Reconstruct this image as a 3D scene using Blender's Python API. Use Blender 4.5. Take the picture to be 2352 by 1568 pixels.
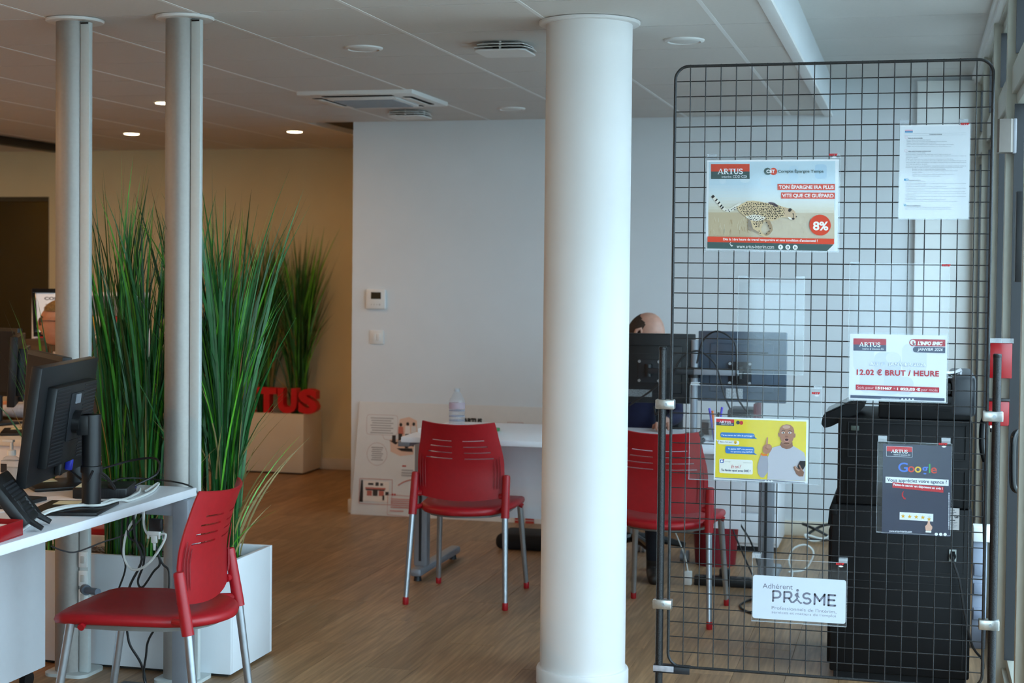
import bpy, bmesh, math, random
from mathutils import Vector, Matrix
from mathutils.geometry import tessellate_polygon

for _o in list(bpy.data.objects):
    bpy.data.objects.remove(_o, do_unlink=True)
SC = bpy.context.scene
COL = SC.collection
PI = math.pi
R = math.radians

# ------------------------------------------------------------------ camera
EYE = 1.52
F_PX, PRIN_Y, HOR_Y, VP_X, ROLL = 3575.0, 726.0, 622.0, 2102.0, 0.010
_pitch = math.atan((PRIN_Y - HOR_Y) / F_PX)
_yaw = math.atan((VP_X - 1176.0) / F_PX)
_fw = Vector((-math.sin(_yaw) * math.cos(_pitch), math.cos(_yaw) * math.cos(_pitch), -math.sin(_pitch)))
_rt = Vector((math.cos(_yaw), math.sin(_yaw), 0))
_up = _rt.cross(_fw)
_r = math.atan(ROLL)
_rt, _up = _rt * math.cos(_r) + _up * math.sin(_r), _up * math.cos(_r) - _rt * math.sin(_r)
cam_d = bpy.data.cameras.new('camera')
cam = bpy.data.objects.new('camera', cam_d)
COL.objects.link(cam)
cam.matrix_world = Matrix(((_rt.x, _up.x, -_fw.x, 0), (_rt.y, _up.y, -_fw.y, 0), (_rt.z, _up.z, -_fw.z, EYE), (0, 0, 0, 1)))
cam_d.sensor_width = 36.0
cam_d.lens = F_PX / 2352 * 36.0
cam_d.shift_y = -(784 - PRIN_Y) / 2352
cam_d.clip_start = 0.05
cam_d.dof.use_dof = True
cam_d.dof.focus_distance = 5.2
cam_d.dof.aperture_fstop = 4.5
SC.camera = cam

# ------------------------------------------------------------------ world, exposure
W = bpy.data.worlds.new('sky')
SC.world = W
W.use_nodes = True
_bg = W.node_tree.nodes['Background']
_bg.inputs[0].default_value = (0.585, 0.82, 1.0, 1)
_bg.inputs[1].default_value = 7.6
SC.view_settings.view_transform = 'Standard'
SC.view_settings.look = 'None'
SC.view_settings.exposure = 0.0
SC.view_settings.gamma = 1.0
SC.view_settings.use_curve_mapping = False
SC.cycles.max_bounces = 7
SC.cycles.diffuse_bounces = 4
SC.cycles.glossy_bounces = 3
SC.cycles.transmission_bounces = 2
SC.cycles.transparent_max_bounces = 14
SC.cycles.use_adaptive_sampling = True
SC.cycles.adaptive_threshold = 0.12
SC.cycles.adaptive_min_samples = 16
SC.cycles.sample_clamp_indirect = 6.0
SC.cycles.caustics_reflective = False
SC.cycles.caustics_refractive = False

def portal(name, loc, rot, sx, sy):
    d = bpy.data.lights.new(name, 'AREA')
    d.shape = 'RECTANGLE'
    d.size, d.size_y = sx, sy
    d.cycles.is_portal = True
    o = bpy.data.objects.new(name, d)
    o.location, o.rotation_euler = loc, rot
    COL.objects.link(o)
    return o
portal('daylight_opening', (0.44, 4.0, 1.35), (0, R(90), 0), 2.5, 10.2)       # the street front, faces the room (-X)
portal('daylight_opening', (-.45, -1.14, 1.2), (R(90), 0, 0), 1.5, 2.2)  # the glazed door behind the camera (+Y)

# ------------------------------------------------------------------ materials
def lin(h):
    h = h.lstrip('#')
    v = [int(h[i:i + 2], 16) / 255 for i in (0, 2, 4)]
    return tuple(x / 12.92 if x <= 0.04045 else ((x + 0.055) / 1.055) ** 2.4 for x in v)
MATS = {}
def mat(name, col, rough=0.5, metal=0.0, var=0.04, scale=30.0, bump=0.0, bscale=None, spec=0.5, emit=0.0, coat=0.0, sub=0.0):
    if name in MATS:
        return MATS[name]
    if isinstance(col, str):
        col = lin(col)
    m = bpy.data.materials.new(name)
    m.use_nodes = True
    nt = m.node_tree
    b = nt.nodes['Principled BSDF']
    b.inputs['Roughness'].default_value = rough
    b.inputs['Metallic'].default_value = metal
    b.inputs['Specular IOR Level'].default_value = spec
    b.inputs['Coat Weight'].default_value = coat
    if sub:
        b.inputs['Subsurface Weight'].default_value = sub
        b.inputs['Subsurface Radius'].default_value = (0.02, 0.008, 0.004)
    tc = nt.nodes.new('ShaderNodeTexCoord')
    nz = nt.nodes.new('ShaderNodeTexNoise')
    nz.inputs['Scale'].default_value = scale
    nz.inputs['Detail'].default_value = 2
    nt.links.new(tc.outputs['Object'], nz.inputs['Vector'])
    rp = nt.nodes.new('ShaderNodeValToRGB')
    rp.color_ramp.elements[0].position, rp.color_ramp.elements[1].position = 0.3, 0.7
    rp.color_ramp.elements[0].color = tuple(max(0, x * (1 - var)) for x in col) + (1,)
    rp.color_ramp.elements[1].color = tuple(min(1, x * (1 + var)) for x in col) + (1,)
    nt.links.new(nz.outputs['Fac'], rp.inputs['Fac'])
    nt.links.new(rp.outputs['Color'], b.inputs['Base Color'])
    if emit:
        b.inputs['Emission Color'].default_value = col + (1,)
        b.inputs['Emission Strength'].default_value = emit
    if bump:
        n2 = nt.nodes.new('ShaderNodeTexNoise')
        n2.inputs['Scale'].default_value = bscale or scale
        n2.inputs['Detail'].default_value = 1
        nt.links.new(tc.outputs['Object'], n2.inputs['Vector'])
        bp = nt.nodes.new('ShaderNodeBump')
        bp.inputs['Strength'].default_value = bump
        bp.inputs['Distance'].default_value = 0.002
        nt.links.new(n2.outputs['Fac'], bp.inputs['Height'])
        nt.links.new(bp.outputs['Normal'], b.inputs['Normal'])
    MATS[name] = m
    return m

def glassy(name, tint, rough=0.03, gloss=1.0, milk=0.0):
    """thin clear sheet: see-through with a Fresnel reflection"""
    m = bpy.data.materials.new(name)
    m.use_nodes = True
    nt = m.node_tree
    nt.nodes.clear()
    out = nt.nodes.new('ShaderNodeOutputMaterial')
    tr = nt.nodes.new('ShaderNodeBsdfTransparent')
    gl = nt.nodes.new('ShaderNodeBsdfGlossy')
    tr.inputs['Color'].default_value = tuple(tint) + (1,)
    gl.inputs['Roughness'].default_value = rough
    ge = nt.nodes.new('ShaderNodeNewGeometry')          # Schlick reflectance, the same from both sides of the sheet
    dt = nt.nodes.new('ShaderNodeVectorMath')
    dt.operation = 'DOT_PRODUCT'
    nt.links.new(ge.outputs['Normal'], dt.inputs[0])
    nt.links.new(ge.outputs['Incoming'], dt.inputs[1])
    def mth(op, a_, b_):
        n_ = nt.nodes.new('ShaderNodeMath')
        n_.operation = op
        for i_, x_ in enumerate((a_, b_)):
            if x_ is None: continue
            if isinstance(x_, (int, float)): n_.inputs[i_].default_value = x_
            else: nt.links.new(x_, n_.inputs[i_])
        return n_.outputs[0]
    c_ = mth('SUBTRACT', 1.0, mth('ABSOLUTE', dt.outputs['Value'], None))
    mu = nt.nodes.new('ShaderNodeMath')
    mu.operation = 'MULTIPLY'
    mu.inputs[1].default_value = gloss
    nt.links.new(mth('ADD', 0.04, mth('MULTIPLY', 0.9, mth('POWER', c_, 5.0))), mu.inputs[0])
    mx = nt.nodes.new('ShaderNodeMixShader')
    nt.links.new(mu.outputs[0], mx.inputs[0])
    nt.links.new(tr.outputs[0], mx.inputs[1])
    nt.links.new(gl.outputs[0], mx.inputs[2])
    last = mx
    if milk:
        df = nt.nodes.new('ShaderNodeBsdfDiffuse')
        df.inputs[0].default_value = (0.9, 0.92, 0.95, 1)
        m2 = nt.nodes.new('ShaderNodeMixShader')
        m2.inputs[0].default_value = milk
        nt.links.new(mx.outputs[0], m2.inputs[1])
        nt.links.new(df.outputs[0], m2.inputs[2])
        last = m2
    nt.links.new(last.outputs[0], out.inputs[0])
    MATS[name] = m
    return m

def wood_floor():
    m = bpy.data.materials.new('oak_plank')
    m.use_nodes = True
    nt = m.node_tree
    N, L = nt.nodes, nt.links
    b = N['Principled BSDF']
    b.inputs['Specular IOR Level'].default_value = 0.35
    oi = N.new('ShaderNodeObjectInfo')
    tc = N.new('ShaderNodeTexCoord')
    ml = N.new('ShaderNodeVectorMath'); ml.operation = 'SCALE'
    cv = N.new('ShaderNodeCombineXYZ')
    for i in range(3):
        L.new(oi.outputs['Random'], cv.inputs[i])
    L.new(cv.outputs[0], ml.inputs[0]); ml.inputs['Scale'].default_value = 37.0
    ad = N.new('ShaderNodeVectorMath')
    L.new(tc.outputs['Object'], ad.inputs[0]); L.new(ml.outputs[0], ad.inputs[1])
    mp = N.new('ShaderNodeMapping'); mp.inputs['Scale'].default_value = (9, 0.9, 1)
    L.new(ad.outputs[0], mp.inputs[0])
    n1 = N.new('ShaderNodeTexNoise'); n1.inputs['Scale'].default_value = 2.2; n1.inputs['Detail'].default_value = 6; n1.inputs['Distortion'].default_value = 1.4
    L.new(mp.outputs[0], n1.inputs['Vector'])
    mp2 = N.new('ShaderNodeMapping'); mp2.inputs['Scale'].default_value = (60, 2.0, 1)
    L.new(ad.outputs[0], mp2.inputs[0])
    n2 = N.new('ShaderNodeTexNoise'); n2.inputs['Scale'].default_value = 3; n2.inputs['Detail'].default_value = 3
    L.new(mp2.outputs[0], n2.inputs['Vector'])
    wv = N.new('ShaderNodeTexWave'); wv.inputs['Scale'].default_value = 1.6; wv.inputs['Distortion'].default_value = 7; wv.inputs['Detail'].default_value = 3
    L.new(mp.outputs[0], wv.inputs['Vector'])
    r1 = N.new('ShaderNodeValToRGB')
    e = r1.color_ramp.elements
    e[0].position, e[0].color = 0.25, lin('#84664a') + (1,)
    e[1].position, e[1].color = 0.75, lin('#b48e68') + (1,)
    L.new(n1.outputs['Fac'], r1.inputs['Fac'])
    mx = N.new('ShaderNodeMixRGB'); mx.blend_type = 'MULTIPLY'; mx.inputs[0].default_value = 0.35
    r2 = N.new('ShaderNodeValToRGB')
    r2.color_ramp.elements[0].color = (0.55, 0.5, 0.46, 1); r2.color_ramp.elements[1].color = (1, 1, 1, 1)
    r2.color_ramp.elements[0].position, r2.color_ramp.elements[1].position = 0.3, 0.6
    L.new(n2.outputs['Fac'], r2.inputs['Fac'])
    L.new(r1.outputs['Color'], mx.inputs[1]); L.new(r2.outputs['Color'], mx.inputs[2])
    mx2 = N.new('ShaderNodeMixRGB'); mx2.blend_type = 'MULTIPLY'; mx2.inputs[0].default_value = 0.16
    L.new(mx.outputs[0], mx2.inputs[1]); L.new(wv.outputs['Color'], mx2.inputs[2])
    hs = N.new('ShaderNodeHueSaturation')
    mr = N.new('ShaderNodeMapRange'); mr.inputs[3].default_value = 0.86; mr.inputs[4].default_value = 1.12
    L.new(oi.outputs['Random'], mr.inputs[0]); L.new(mr.outputs[0], hs.inputs['Value'])
    L.new(mx2.outputs[0], hs.inputs['Color'])
    L.new(hs.outputs[0], b.inputs['Base Color'])
    b.inputs['Roughness'].default_value = 0.42
    bp = N.new('ShaderNodeBump'); bp.inputs['Strength'].default_value = 0.12; bp.inputs['Distance'].default_value = 0.001
    L.new(n2.outputs['Fac'], bp.inputs['Height']); L.new(bp.outputs[0], b.inputs['Normal'])
    MATS['oak_plank'] = m
    return m

M = mat
OAK = wood_floor()
WALL_W = M('white_wall_paint', '#dadfe2', 0.85, var=0.015, scale=4)
WALL_B = M('beige_wall_paint', '#d8ccb6', 0.85, var=0.015, scale=4)
WALL_Y = M('cream_wall_paint', '#dccfa8', 0.85, var=0.02, scale=4)
TILE = M('ceiling_tile_board', '#d3cfca', 0.9, var=0.015, scale=60)
TBAR = M('white_tee_bar', '#e6e6e4', 0.45, var=0.01)
SKIRT = M('skirting_paint', '#d8cdb9', 0.6, var=0.02)
COLW = M('column_paint', '#e3e1df', 0.55, var=0.012, scale=3)
ALU = M('brushed_aluminium', '#a19d98', 0.5, 0.6, var=0.03, scale=80)
ALUF = M('anodised_strip', '#ced4d2', 0.45, 0.1, var=0.02, scale=80)
STEEL = M('satin_steel', '#aab0b6', 0.32, 0.85, var=0.04, scale=60)
GREYMET = M('grey_painted_steel', '#8f949c', 0.45, 0.3, var=0.03)
ZINC = M('zinc_clip', '#c9c8c4', 0.3, 0.9, var=0.12, scale=90)
HAMMER = M('hammertone_dark', '#3a3a3b', 0.35, 0.75, var=0.35, scale=420, bump=0.5, bscale=420)
WHITE = M('white_laminate', '#e9ebf0', 0.35, var=0.01)
WPLAN = M('white_planter_lacquer', '#e8ecf0', 0.4, var=0.012, scale=8)
BPLAN = M('cream_planter_lacquer', '#e6dcc6', 0.45, var=0.015, scale=8)
WPL = M('white_plastic', '#e2e2df', 0.4, var=0.015)
GPL = M('pale_grey_plastic', '#bcbab4', 0.5, var=0.02)
RED = M('red_plastic', '#a3111c', 0.42, var=0.05, scale=50)
REDL = M('red_letter_foam', '#d4121a', 0.45, var=0.04)
REDB = M('red_gloss_plastic', '#8e0b13', 0.25, var=0.04)
BLK = M('black_plastic', '#0e0f12', 0.42, var=0.08, scale=60)
BLK2 = M('charcoal_plastic', '#1a1c21', 0.5, var=0.08, scale=60)
BLKG = M('gloss_black', '#0d0e10', 0.18, var=0.05)
SCRN = M('dark_screen', '#2a2a2e', 0.75, var=0.03, spec=0.2)
CBL = M('black_cable', '#141416', 0.5, var=0.05)
CWH = M('white_cable', '#d8dad6', 0.5, var=0.03)
GRAV = M('grey_gravel', '#8e8a84', 0.9, var=0.3, scale=200)
GR1 = M('grass_dark', '#1e4c1b', 0.42, var=0.25, scale=14)
GR2 = M('grass_bright', '#5aa82e', 0.4, var=0.25, scale=14)
GR3 = M('grass_straw', '#94834f', 0.6, var=0.2, scale=14)
GR4 = M('grass_deep', '#2e7236', 0.4, var=0.22, scale=14)
GLASS = glassy('window_glass', (0.95, 0.97, 0.96), 0.0, 0.15)
DGLASS = glassy('smoked_glass', (0.62, 0.58, 0.42), 0.02, 0.8)
ACRY = glassy('clear_acrylic', (0.97, 0.98, 0.985), 0.05, 0.35, 0.008)
ACRY2 = glassy('clear_acrylic_edge', (0.9, 0.93, 0.95), 0.1, 1.0, 0.22)
PET = glassy('clear_bottle_plastic', (0.9, 0.92, 0.94), 0.05, 1.0, 0.10)
MULL = M('grey_beige_mullion', '#b4b2a6', 0.42, 0.15, var=0.02)
GASK = M('black_gasket', '#0e0f14', 0.5, var=0.05)
PAPER = M('white_paper', '#eceef2', 0.75, var=0.012, scale=20)
SKIN = M('skin_light', '#c98d70', 0.5, var=0.06, scale=40, sub=0.08)
SKIN2 = M('skin_tan', '#c0907c', 0.42, var=0.06, scale=40, sub=0.08)
GROUND = M('pavement', '#bcbcb8', 0.9, var=0.12, scale=2)

# ------------------------------------------------------------------ mesh helpers
class MB:
    def __init__(s):
        s.v, s.f, s.m = [], [], []
    def add(s, verts, faces, mi=0, tr=None):
        n = len(s.v)
        s.v += [tuple(tr @ Vector(p)) if tr else tuple(p) for p in verts]
        s.f += [tuple(n + i for i in f) for f in faces]
        s.m += [mi] * len(faces)
        return s
    def box(s, x0, x1, y0, y1, z0, z1, bev=0.0, mi=0, tr=None, seg=2):
        if bev <= 0:
            v = [(x, y, z) for z in (z0, z1) for y in (y0, y1) for x in (x0, x1)]
            return s.add(v, [(0, 2, 3, 1), (4, 5, 7, 6), (0, 1, 5, 4), (2, 6, 7, 3), (0, 4, 6, 2), (1, 3, 7, 5)], mi, tr)
        bm = bmesh.new()
        bmesh.ops.create_cube(bm, size=1)
        for p in bm.verts:
            p.co = Vector(((x0 + x1) / 2 + p.co.x * (x1 - x0), (y0 + y1) / 2 + p.co.y * (y1 - y0), (z0 + z1) / 2 + p.co.z * (z1 - z0)))
        bmesh.ops.bevel(bm, geom=list(bm.edges), offset=bev, segments=seg, profile=0.5, affect='EDGES')
        return s.bm(bm, mi, tr)
    def bm(s, bm, mi=0, tr=None):
        bm.verts.index_update()
        s.add([tuple(p.co) for p in bm.verts], [tuple(p.index for p in f.verts) for f in bm.faces], mi, tr)
        bm.free()
        return s
    def cyl(s, p0, p1, r0, r1=None, n=16, mi=0, cap=True, sx=1.0):
        p0, p1 = Vector(p0), Vector(p1)
        r1 = r0 if r1 is None else r1
        d = (p1 - p0).normalized()
        a = Vector((1, 0, 0)) if abs(d.x) < 0.9 else Vector((0, 1, 0))
        u = (a - d * a.dot(d)).normalized()
        w = d.cross(u)
        v = []
        for p, r in ((p0, r0), (p1, r1)):
            for i in range(n):
                t = 2 * PI * i / n
                v.append(p + u * (math.cos(t) * r * sx) + w * (math.sin(t) * r))
        f = [(i, (i + 1) % n, n + (i + 1) % n, n + i) for i in range(n)]
        if cap:
            f += [tuple(range(n - 1, -1, -1)), tuple(range(n, 2 * n))]
        return s.add(v, f, mi)
    def tube(s, pts, r, n=8, mi=0, closed=False):
        pts = [Vector(p) for p in pts]
        rr = r if isinstance(r, (list, tuple)) else [r] * len(pts)
        N = len(pts)
        v, f = [], []
        prev = None
        for i, p in enumerate(pts):
            if closed:
                d = (pts[(i + 1) % N] - pts[i - 1]).normalized()
            else:
                d = (pts[min(i + 1, N - 1)] - pts[max(i - 1, 0)]).normalized()
            if prev is None:
                a = Vector((0, 0, 1)) if abs(d.z) < 0.9 else Vector((1, 0, 0))
                u = (a - d * a.dot(d)).normalized()
            else:
                u = (prev - d * prev.dot(d)).normalized()
            prev = u
            w = d.cross(u)
            for k in range(n):
                t = 2 * PI * k / n
                v.append(p + (u * math.cos(t) + w * math.sin(t)) * rr[i])
        for i in range(N if closed else N - 1):
            j = (i + 1) % N
            for k in range(n):
                f.append((i * n + k, i * n + (k + 1) % n, j * n + (k + 1) % n, j * n + k))
        if not closed:
            f += [tuple(range(n - 1, -1, -1)), tuple(range((N - 1) * n, N * n))]
        return s.add(v, f, mi)
    def lathe(s, prof, c=(0, 0, 0), n=32, mi=0, sx=1.0, sy=1.0):
        v, f = [], []
        for r, z in prof:
            for k in range(n):
                t = 2 * PI * k / n
                v.append((c[0] + r * sx * math.cos(t), c[1] + r * sy * math.sin(t), c[2] + z))
        for i in range(len(prof) - 1):
            for k in range(n):
                f.append((i * n + k, i * n + (k + 1) % n, (i + 1) * n + (k + 1) % n, (i + 1) * n + k))
        f += [tuple(range(n - 1, -1, -1)), tuple(range((len(prof) - 1) * n, len(prof) * n))]
        return s.add(v, f, mi)
    def prism(s, poly, h0, h1, axis='z', mi=0, tr=None):
        """poly 2-D outline extruded between h0 and h1 along an axis: z:(x,y,h)  y:(x,h,z)  x:(h,x,y)"""
        def P(p, h):
            return {'z': (p[0], p[1], h), 'y': (p[0], h, p[1]), 'x': (h, p[0], p[1])}[axis]
        n = len(poly)
        v = [P(p, h0) for p in poly] + [P(p, h1) for p in poly]
        tris = tessellate_polygon([[Vector((p[0], p[1], 0)) for p in poly]])
        f = [tuple(t) for t in tris] + [tuple(n + i for i in reversed(t)) for t in tris]
        f += [(i, (i + 1) % n, n + (i + 1) % n, n + i) for i in range(n)]
        return s.add(v, f, mi, tr)
    def build(s, name, mats, parent=None, world=True, sharp=35, fix=True):
        me = bpy.data.meshes.new(name)
        off = Vector((0, 0, 0))
        if parent is not None and world:
            q = parent
            while q is not None:
                off += q.location
                q = q.parent
        me.from_pydata([tuple(Vector(p) - off) for p in s.v], [], s.f)
        me.update()
        if not isinstance(mats, (list, tuple)):
            mats = [mats]
        for m_ in mats:
            me.materials.append(m_)
        if len(mats) > 1:
            me.polygons.foreach_set('material_index', s.m)
        if fix:
            bm = bmesh.new()
            bm.from_mesh(me)
            bmesh.ops.recalc_face_normals(bm, faces=bm.faces)
            bm.to_mesh(me)
            bm.free()
        if sharp:
            me.polygons.foreach_set('use_smooth', [True] * len(me.polygons))
            me.set_sharp_from_angle(angle=R(sharp))
        me.update()
        o = bpy.data.objects.new(name, me)
        COL.objects.link(o)
        if parent is not None:
            o.parent = parent
        return o

def tag(o, label, cat, group=None, kind=None):
    if label: o['label'] = label
    if cat: o['category'] = cat
    if group: o['group'] = group
    if kind: o['kind'] = kind
    return o
def thing(name, label, cat, loc=(0, 0, 0), rz=0.0, group=None, kind=None):
    o = bpy.data.objects.new(name, None)
    o.empty_display_size = 0.05
    o.location = loc
    o.rotation_euler = (0, 0, rz)
    COL.objects.link(o)
    return tag(o, label, cat, group, kind)
def struct(name, mb, m, sharp=35):
    o = mb.build(name, m, None, sharp=sharp)
    o['kind'] = 'structure'
    return o
def sgroup(name, loc=(0, 0, 0)):
    o = bpy.data.objects.new(name, None)
    o.empty_display_size = 0.05
    o.location = loc
    COL.objects.link(o)
    o['kind'] = 'structure'
    return o
def share(name, src, parent, loc=(0, 0, 0), rot=(0, 0, 0)):
    o = bpy.data.objects.new(name, src.data)
    COL.objects.link(o)
    o.parent = parent
    o.location, o.rotation_euler = loc, rot
    return o
def copy_tree(o, parent=None):
    c = o.copy()
    COL.objects.link(c)
    if parent is not None:
        c.parent = parent
    for ch in list(o.children):
        copy_tree(ch, c)
    return c
def smooth_path(pts, k=6):
    """Catmull-Rom through the points"""
    P = [Vector(p) for p in pts]
    P = [2 * P[0] - P[1]] + P + [2 * P[-1] - P[-2]]
    out = []
    for i in range(1, len(P) - 2):
        a, b, c, d = P[i - 1:i + 3]
        for j in range(k):
            t = j / k
            out.append(0.5 * ((2 * b) + (c - a) * t + (2 * a - 5 * b + 4 * c - d) * t * t + (3 * b - a - 3 * c + d) * t ** 3))
    out.append(P[-2])
    return out
def rrect(x0, x1, y0, y1, r, n=6):
    out = []
    for cx, cy, a in ((x1 - r, y1 - r, 0), (x0 + r, y1 - r, 90), (x0 + r, y0 + r, 180), (x1 - r, y0 + r, 270)):
        for i in range(n + 1):
            t = R(a + 90 * i / n)
            out.append((cx + r * math.cos(t), cy + r * math.sin(t)))
    return out
def cable(name, pts, r, m, label, k=6, group=None, parent=None, n=7):
    o = MB().tube(smooth_path(pts, k), r, n).build(name, m, parent)
    return o if parent is not None else tag(o, label, 'cable', group)
# ------------------------------------------------------------------ flat print: lettering and pictures on paper
_TXT = {}
def text_geo(s, bold=0.0, shear=0.0, space=1.0):
    key = (s, bold, shear, space)
    if key not in _TXT:
        cu = bpy.data.curves.new('lettering', 'FONT')
        cu.body = s
        cu.offset = bold
        cu.shear = shear
        cu.space_character = space
        cu.resolution_u = 4
        ob = bpy.data.objects.new('lettering', cu)
        me = ob.to_mesh()
        vs = [(p.co.x, p.co.y) for p in me.vertices]
        fs = [tuple(p.vertices) for p in me.polygons]
        ob.to_mesh_clear()
        bpy.data.objects.remove(ob)
        bpy.data.curves.remove(cu)
        _TXT[key] = (vs, fs)
    return _TXT[key]

def arc(cx, cy, rx, ry, a0, a1, n=14):
    return [(cx + rx * math.cos(R(a0 + (a1 - a0) * i / n)), cy + ry * math.sin(R(a0 + (a1 - a0) * i / n))) for i in range(n + 1)]
# serif capitals as overlapping strokes in a unit box (x right, y up); ('p', polygon) or ('s', path, width)
SERIF = {
    'A': (1.12, [('p', [(.06, 0), (.17, 0), (.60, 1), (.50, 1)]), ('p', [(.50, 1), (.66, 1), (1.02, 0), (.78, 0)]), ('p', [(.25, .27), (.85, .27), (.82, .35), (.28, .35)]), ('p', [(0, 0), (.3, 0), (.3, .06), (0, .06)]), ('p', [(.68, 0), (1.12, 0), (1.12, .06), (.68, .06)])]),
    'R': (1.0, [('p', [(.12, 0), (.36, 0), (.36, 1), (.12, 1)]), ('s', [(.3, .94), (.5, .95)] + arc(.5, .73, .2, .22, 90, -90) + [(.3, .5)], .15), ('p', [(.42, .5), (.6, .5), (.98, 0), (.72, 0)]), ('p', [(.02, 0), (.47, 0), (.47, .06), (.02, .06)]), ('p', [(.02, .94), (.4, .94), (.4, 1), (.02, 1)]), ('p', [(.7, 0), (1.04, 0), (1.04, .06), (.7, .06)])]),
    'T': (.9, [('p', [(.34, 0), (.58, 0), (.58, 1), (.34, 1)]), ('p', [(.02, .9), (.9, .9), (.9, 1), (.02, 1)]), ('p', [(.02, .74), (.09, .74), (.12, 1), (.02, 1)]), ('p', [(.83, .74), (.9, .74), (.9, 1), (.8, 1)]), ('p', [(.22, 0), (.7, 0), (.7, .06), (.22, .06)])]),
    'U': (1.02, [('p', [(.13, .35), (.37, .35), (.37, 1), (.13, 1)]), ('s', [(.25, .42)] + arc(.52, .36, .29, .3, 180, 360) + [(.81, .42)], .16), ('p', [(.75, .35), (.88, .35), (.88, 1), (.75, 1)]), ('p', [(.02, .94), (.48, .94), (.48, 1), (.02, 1)]), ('p', [(.64, .94), (1.0, .94), (1.0, 1), (.64, 1)])]),
    'S': (.78, [('s', arc(.4, .74, .25, .21, 20, 270) + arc(.4, .26, .27, .21, 90, -160), .17), ('p', [(.6, .72), (.68, .72), (.68, 1), (.63, 1)]), ('p', [(.06, 0), (.11, 0), (.14, .3), (.06, .3)])]),
}

class Print:
    """flat print on a sheet. Coordinates are measured on the sheet's own picture: tl, tr, bl are its corners there; w, h its size in metres"""
    def __init__(s, tl, tr, bl, w, h, place, step=0.00022):
        s.o = Vector(tl)
        s.ax, s.ay = Vector(tr) - Vector(tl), Vector(bl) - Vector(tl)
        s.w, s.h, s.place, s.step = w, h, place, step
        s.mb, s.mats, s.k, s.last = MB(), [], 1, None
        s.det = s.ax.x * s.ay.y - s.ax.y * s.ay.x
    def uv(s, p):
        d = Vector(p[:2]) - s.o
        a = (d.x * s.ay.y - d.y * s.ay.x) / s.det
        b = (s.ax.x * d.y - s.ax.y * d.x) / s.det
        return a * s.w, -b * s.h
    def mi(s, c):
        nm = 'print_' + c.strip('#')
        m_ = mat(nm, c, 0.6, var=0.012, scale=15)
        if m_ not in s.mats: s.mats.append(m_)
        return s.mats.index(m_)
    def put(s, pts, faces, c):
        if c != s.last:                                    # every change of colour lies a hair above what is below
            s.k += .1
            s.last = c
        h = s.step * s.k
        s.mb.add([s.place(*s.uv(p), h) for p in pts], faces, s.mi(c))
    def up(s, n=1):
        s.k += n
        return s
    def poly(s, pts, c):
        tris = tessellate_polygon([[Vector((p[0], p[1], 0)) for p in pts]])
        s.put(pts, [tuple(t) for t in tris], c)
        return s
    def rect(s, x0, y0, x1, y1, c, dy=0.0):
        return s.poly([(x0, y0), (x1, y0 + dy), (x1, y1 + dy), (x0, y1)], c)
    def ell(s, cx, cy, rx, ry, c, n=24, rot=0.0):
        k, q = math.cos(rot), math.sin(rot)
        return s.poly([(cx + rx * math.cos(2 * PI * i / n) * k - ry * math.sin(2 * PI * i / n) * q, cy + rx * math.cos(2 * PI * i / n) * q + ry * math.sin(2 * PI * i / n) * k) for i in range(n)], c)
    def rr(s, x0, y0, x1, y1, r, c):
        return s.poly(rrect(x0, x1, y0, y1, r), c)
    def strip(s, pts, w, c, closed=False):
        P = [Vector(p[:2]) for p in pts]
        ww = w if isinstance(w, (list, tuple)) else [w] * len(P)
        L_, v = len(P), []
        for i, p in enumerate(P):
            d = (P[(i + 1) % L_] - P[i - 1]) if closed else (P[min(i + 1, L_ - 1)] - P[max(i - 1, 0)])
            d = d.normalized() if d.length else Vector((1, 0))
            n = Vector((-d.y, d.x)) * ww[i] / 2
            v += [tuple(p + n), tuple(p - n)]
        f = [(2 * i, 2 * i + 1, 2 * ((i + 1) % L_) + 1, 2 * ((i + 1) % L_)) for i in range(L_ if closed else L_ - 1)]
        s.put(v, f, c)
        return s
    def text(s, t, x0, y0, x1, y1, c, bold=0.0, shear=0.0, dy=0.0, space=1.0):
        """fits the lettering into the box x0..x1, y0(top)..y1(bottom); dy = drop of the line from left to right"""
        vs, fs = text_geo(t, bold, shear, space)
        ax, bx = min(p[0] for p in vs), max(p[0] for p in vs)
        ay, by = min(p[1] for p in vs), max(p[1] for p in vs)
        pts = []
        for x, y in vs:
            a, b = (x - ax) / (bx - ax), (y - ay) / (by - ay)
            pts.append((x0 + a * (x1 - x0), y1 - b * (y1 - y0) + a * dy))
        s.put(pts, fs, c)
        return s
    def serif(s, word, x0, y0, x1, y1, c, dy=0.0):
        tot = sum(SERIF[ch][0] for ch in word) - 0.06 * (len(word) - 1)
        x = 0.0
        for ch in word:
            wd, items = SERIF[ch]
            def T(p):
                a = (x + p[0]) / tot
                return (x0 + a * (x1 - x0), y1 - p[1] * (y1 - y0) + a * dy)
            for it in items:
                if it[0] == 'p':
                    s.poly([T(p) for p in it[1]], c)
                else:
                    s.strip([T(p) for p in it[1]], it[2] * (y1 - y0), c)
                s.k += .03
            x += wd - 0.06
        return s
    def star(s, cx, cy, r, c):
        return s.poly([(cx + (r if i % 2 == 0 else r * .42) * math.sin(PI * i / 5), cy - (r if i % 2 == 0 else r * .42) * math.cos(PI * i / 5)) for i in range(10)], c)
    def build(s, parent, name='print'):
        return s.mb.build(name, s.mats, parent, sharp=0, fix=False)

def facing_front(x, z, y):
    """a sheet whose upper left corner is at x, z in the plane Y = y, facing -Y"""
    return lambda u, v, h: (x + u, y - h, z + v)

# ------------------------------------------------------------------ the setting
CEIL, BAYC = 2.435, 2.638
YB, YF = 9.146, 11.09            # white back wall, beige wall beyond it
XR = 0.335                       # street front, inner face
XL, Y0 = -8.4, -1.2

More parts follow.
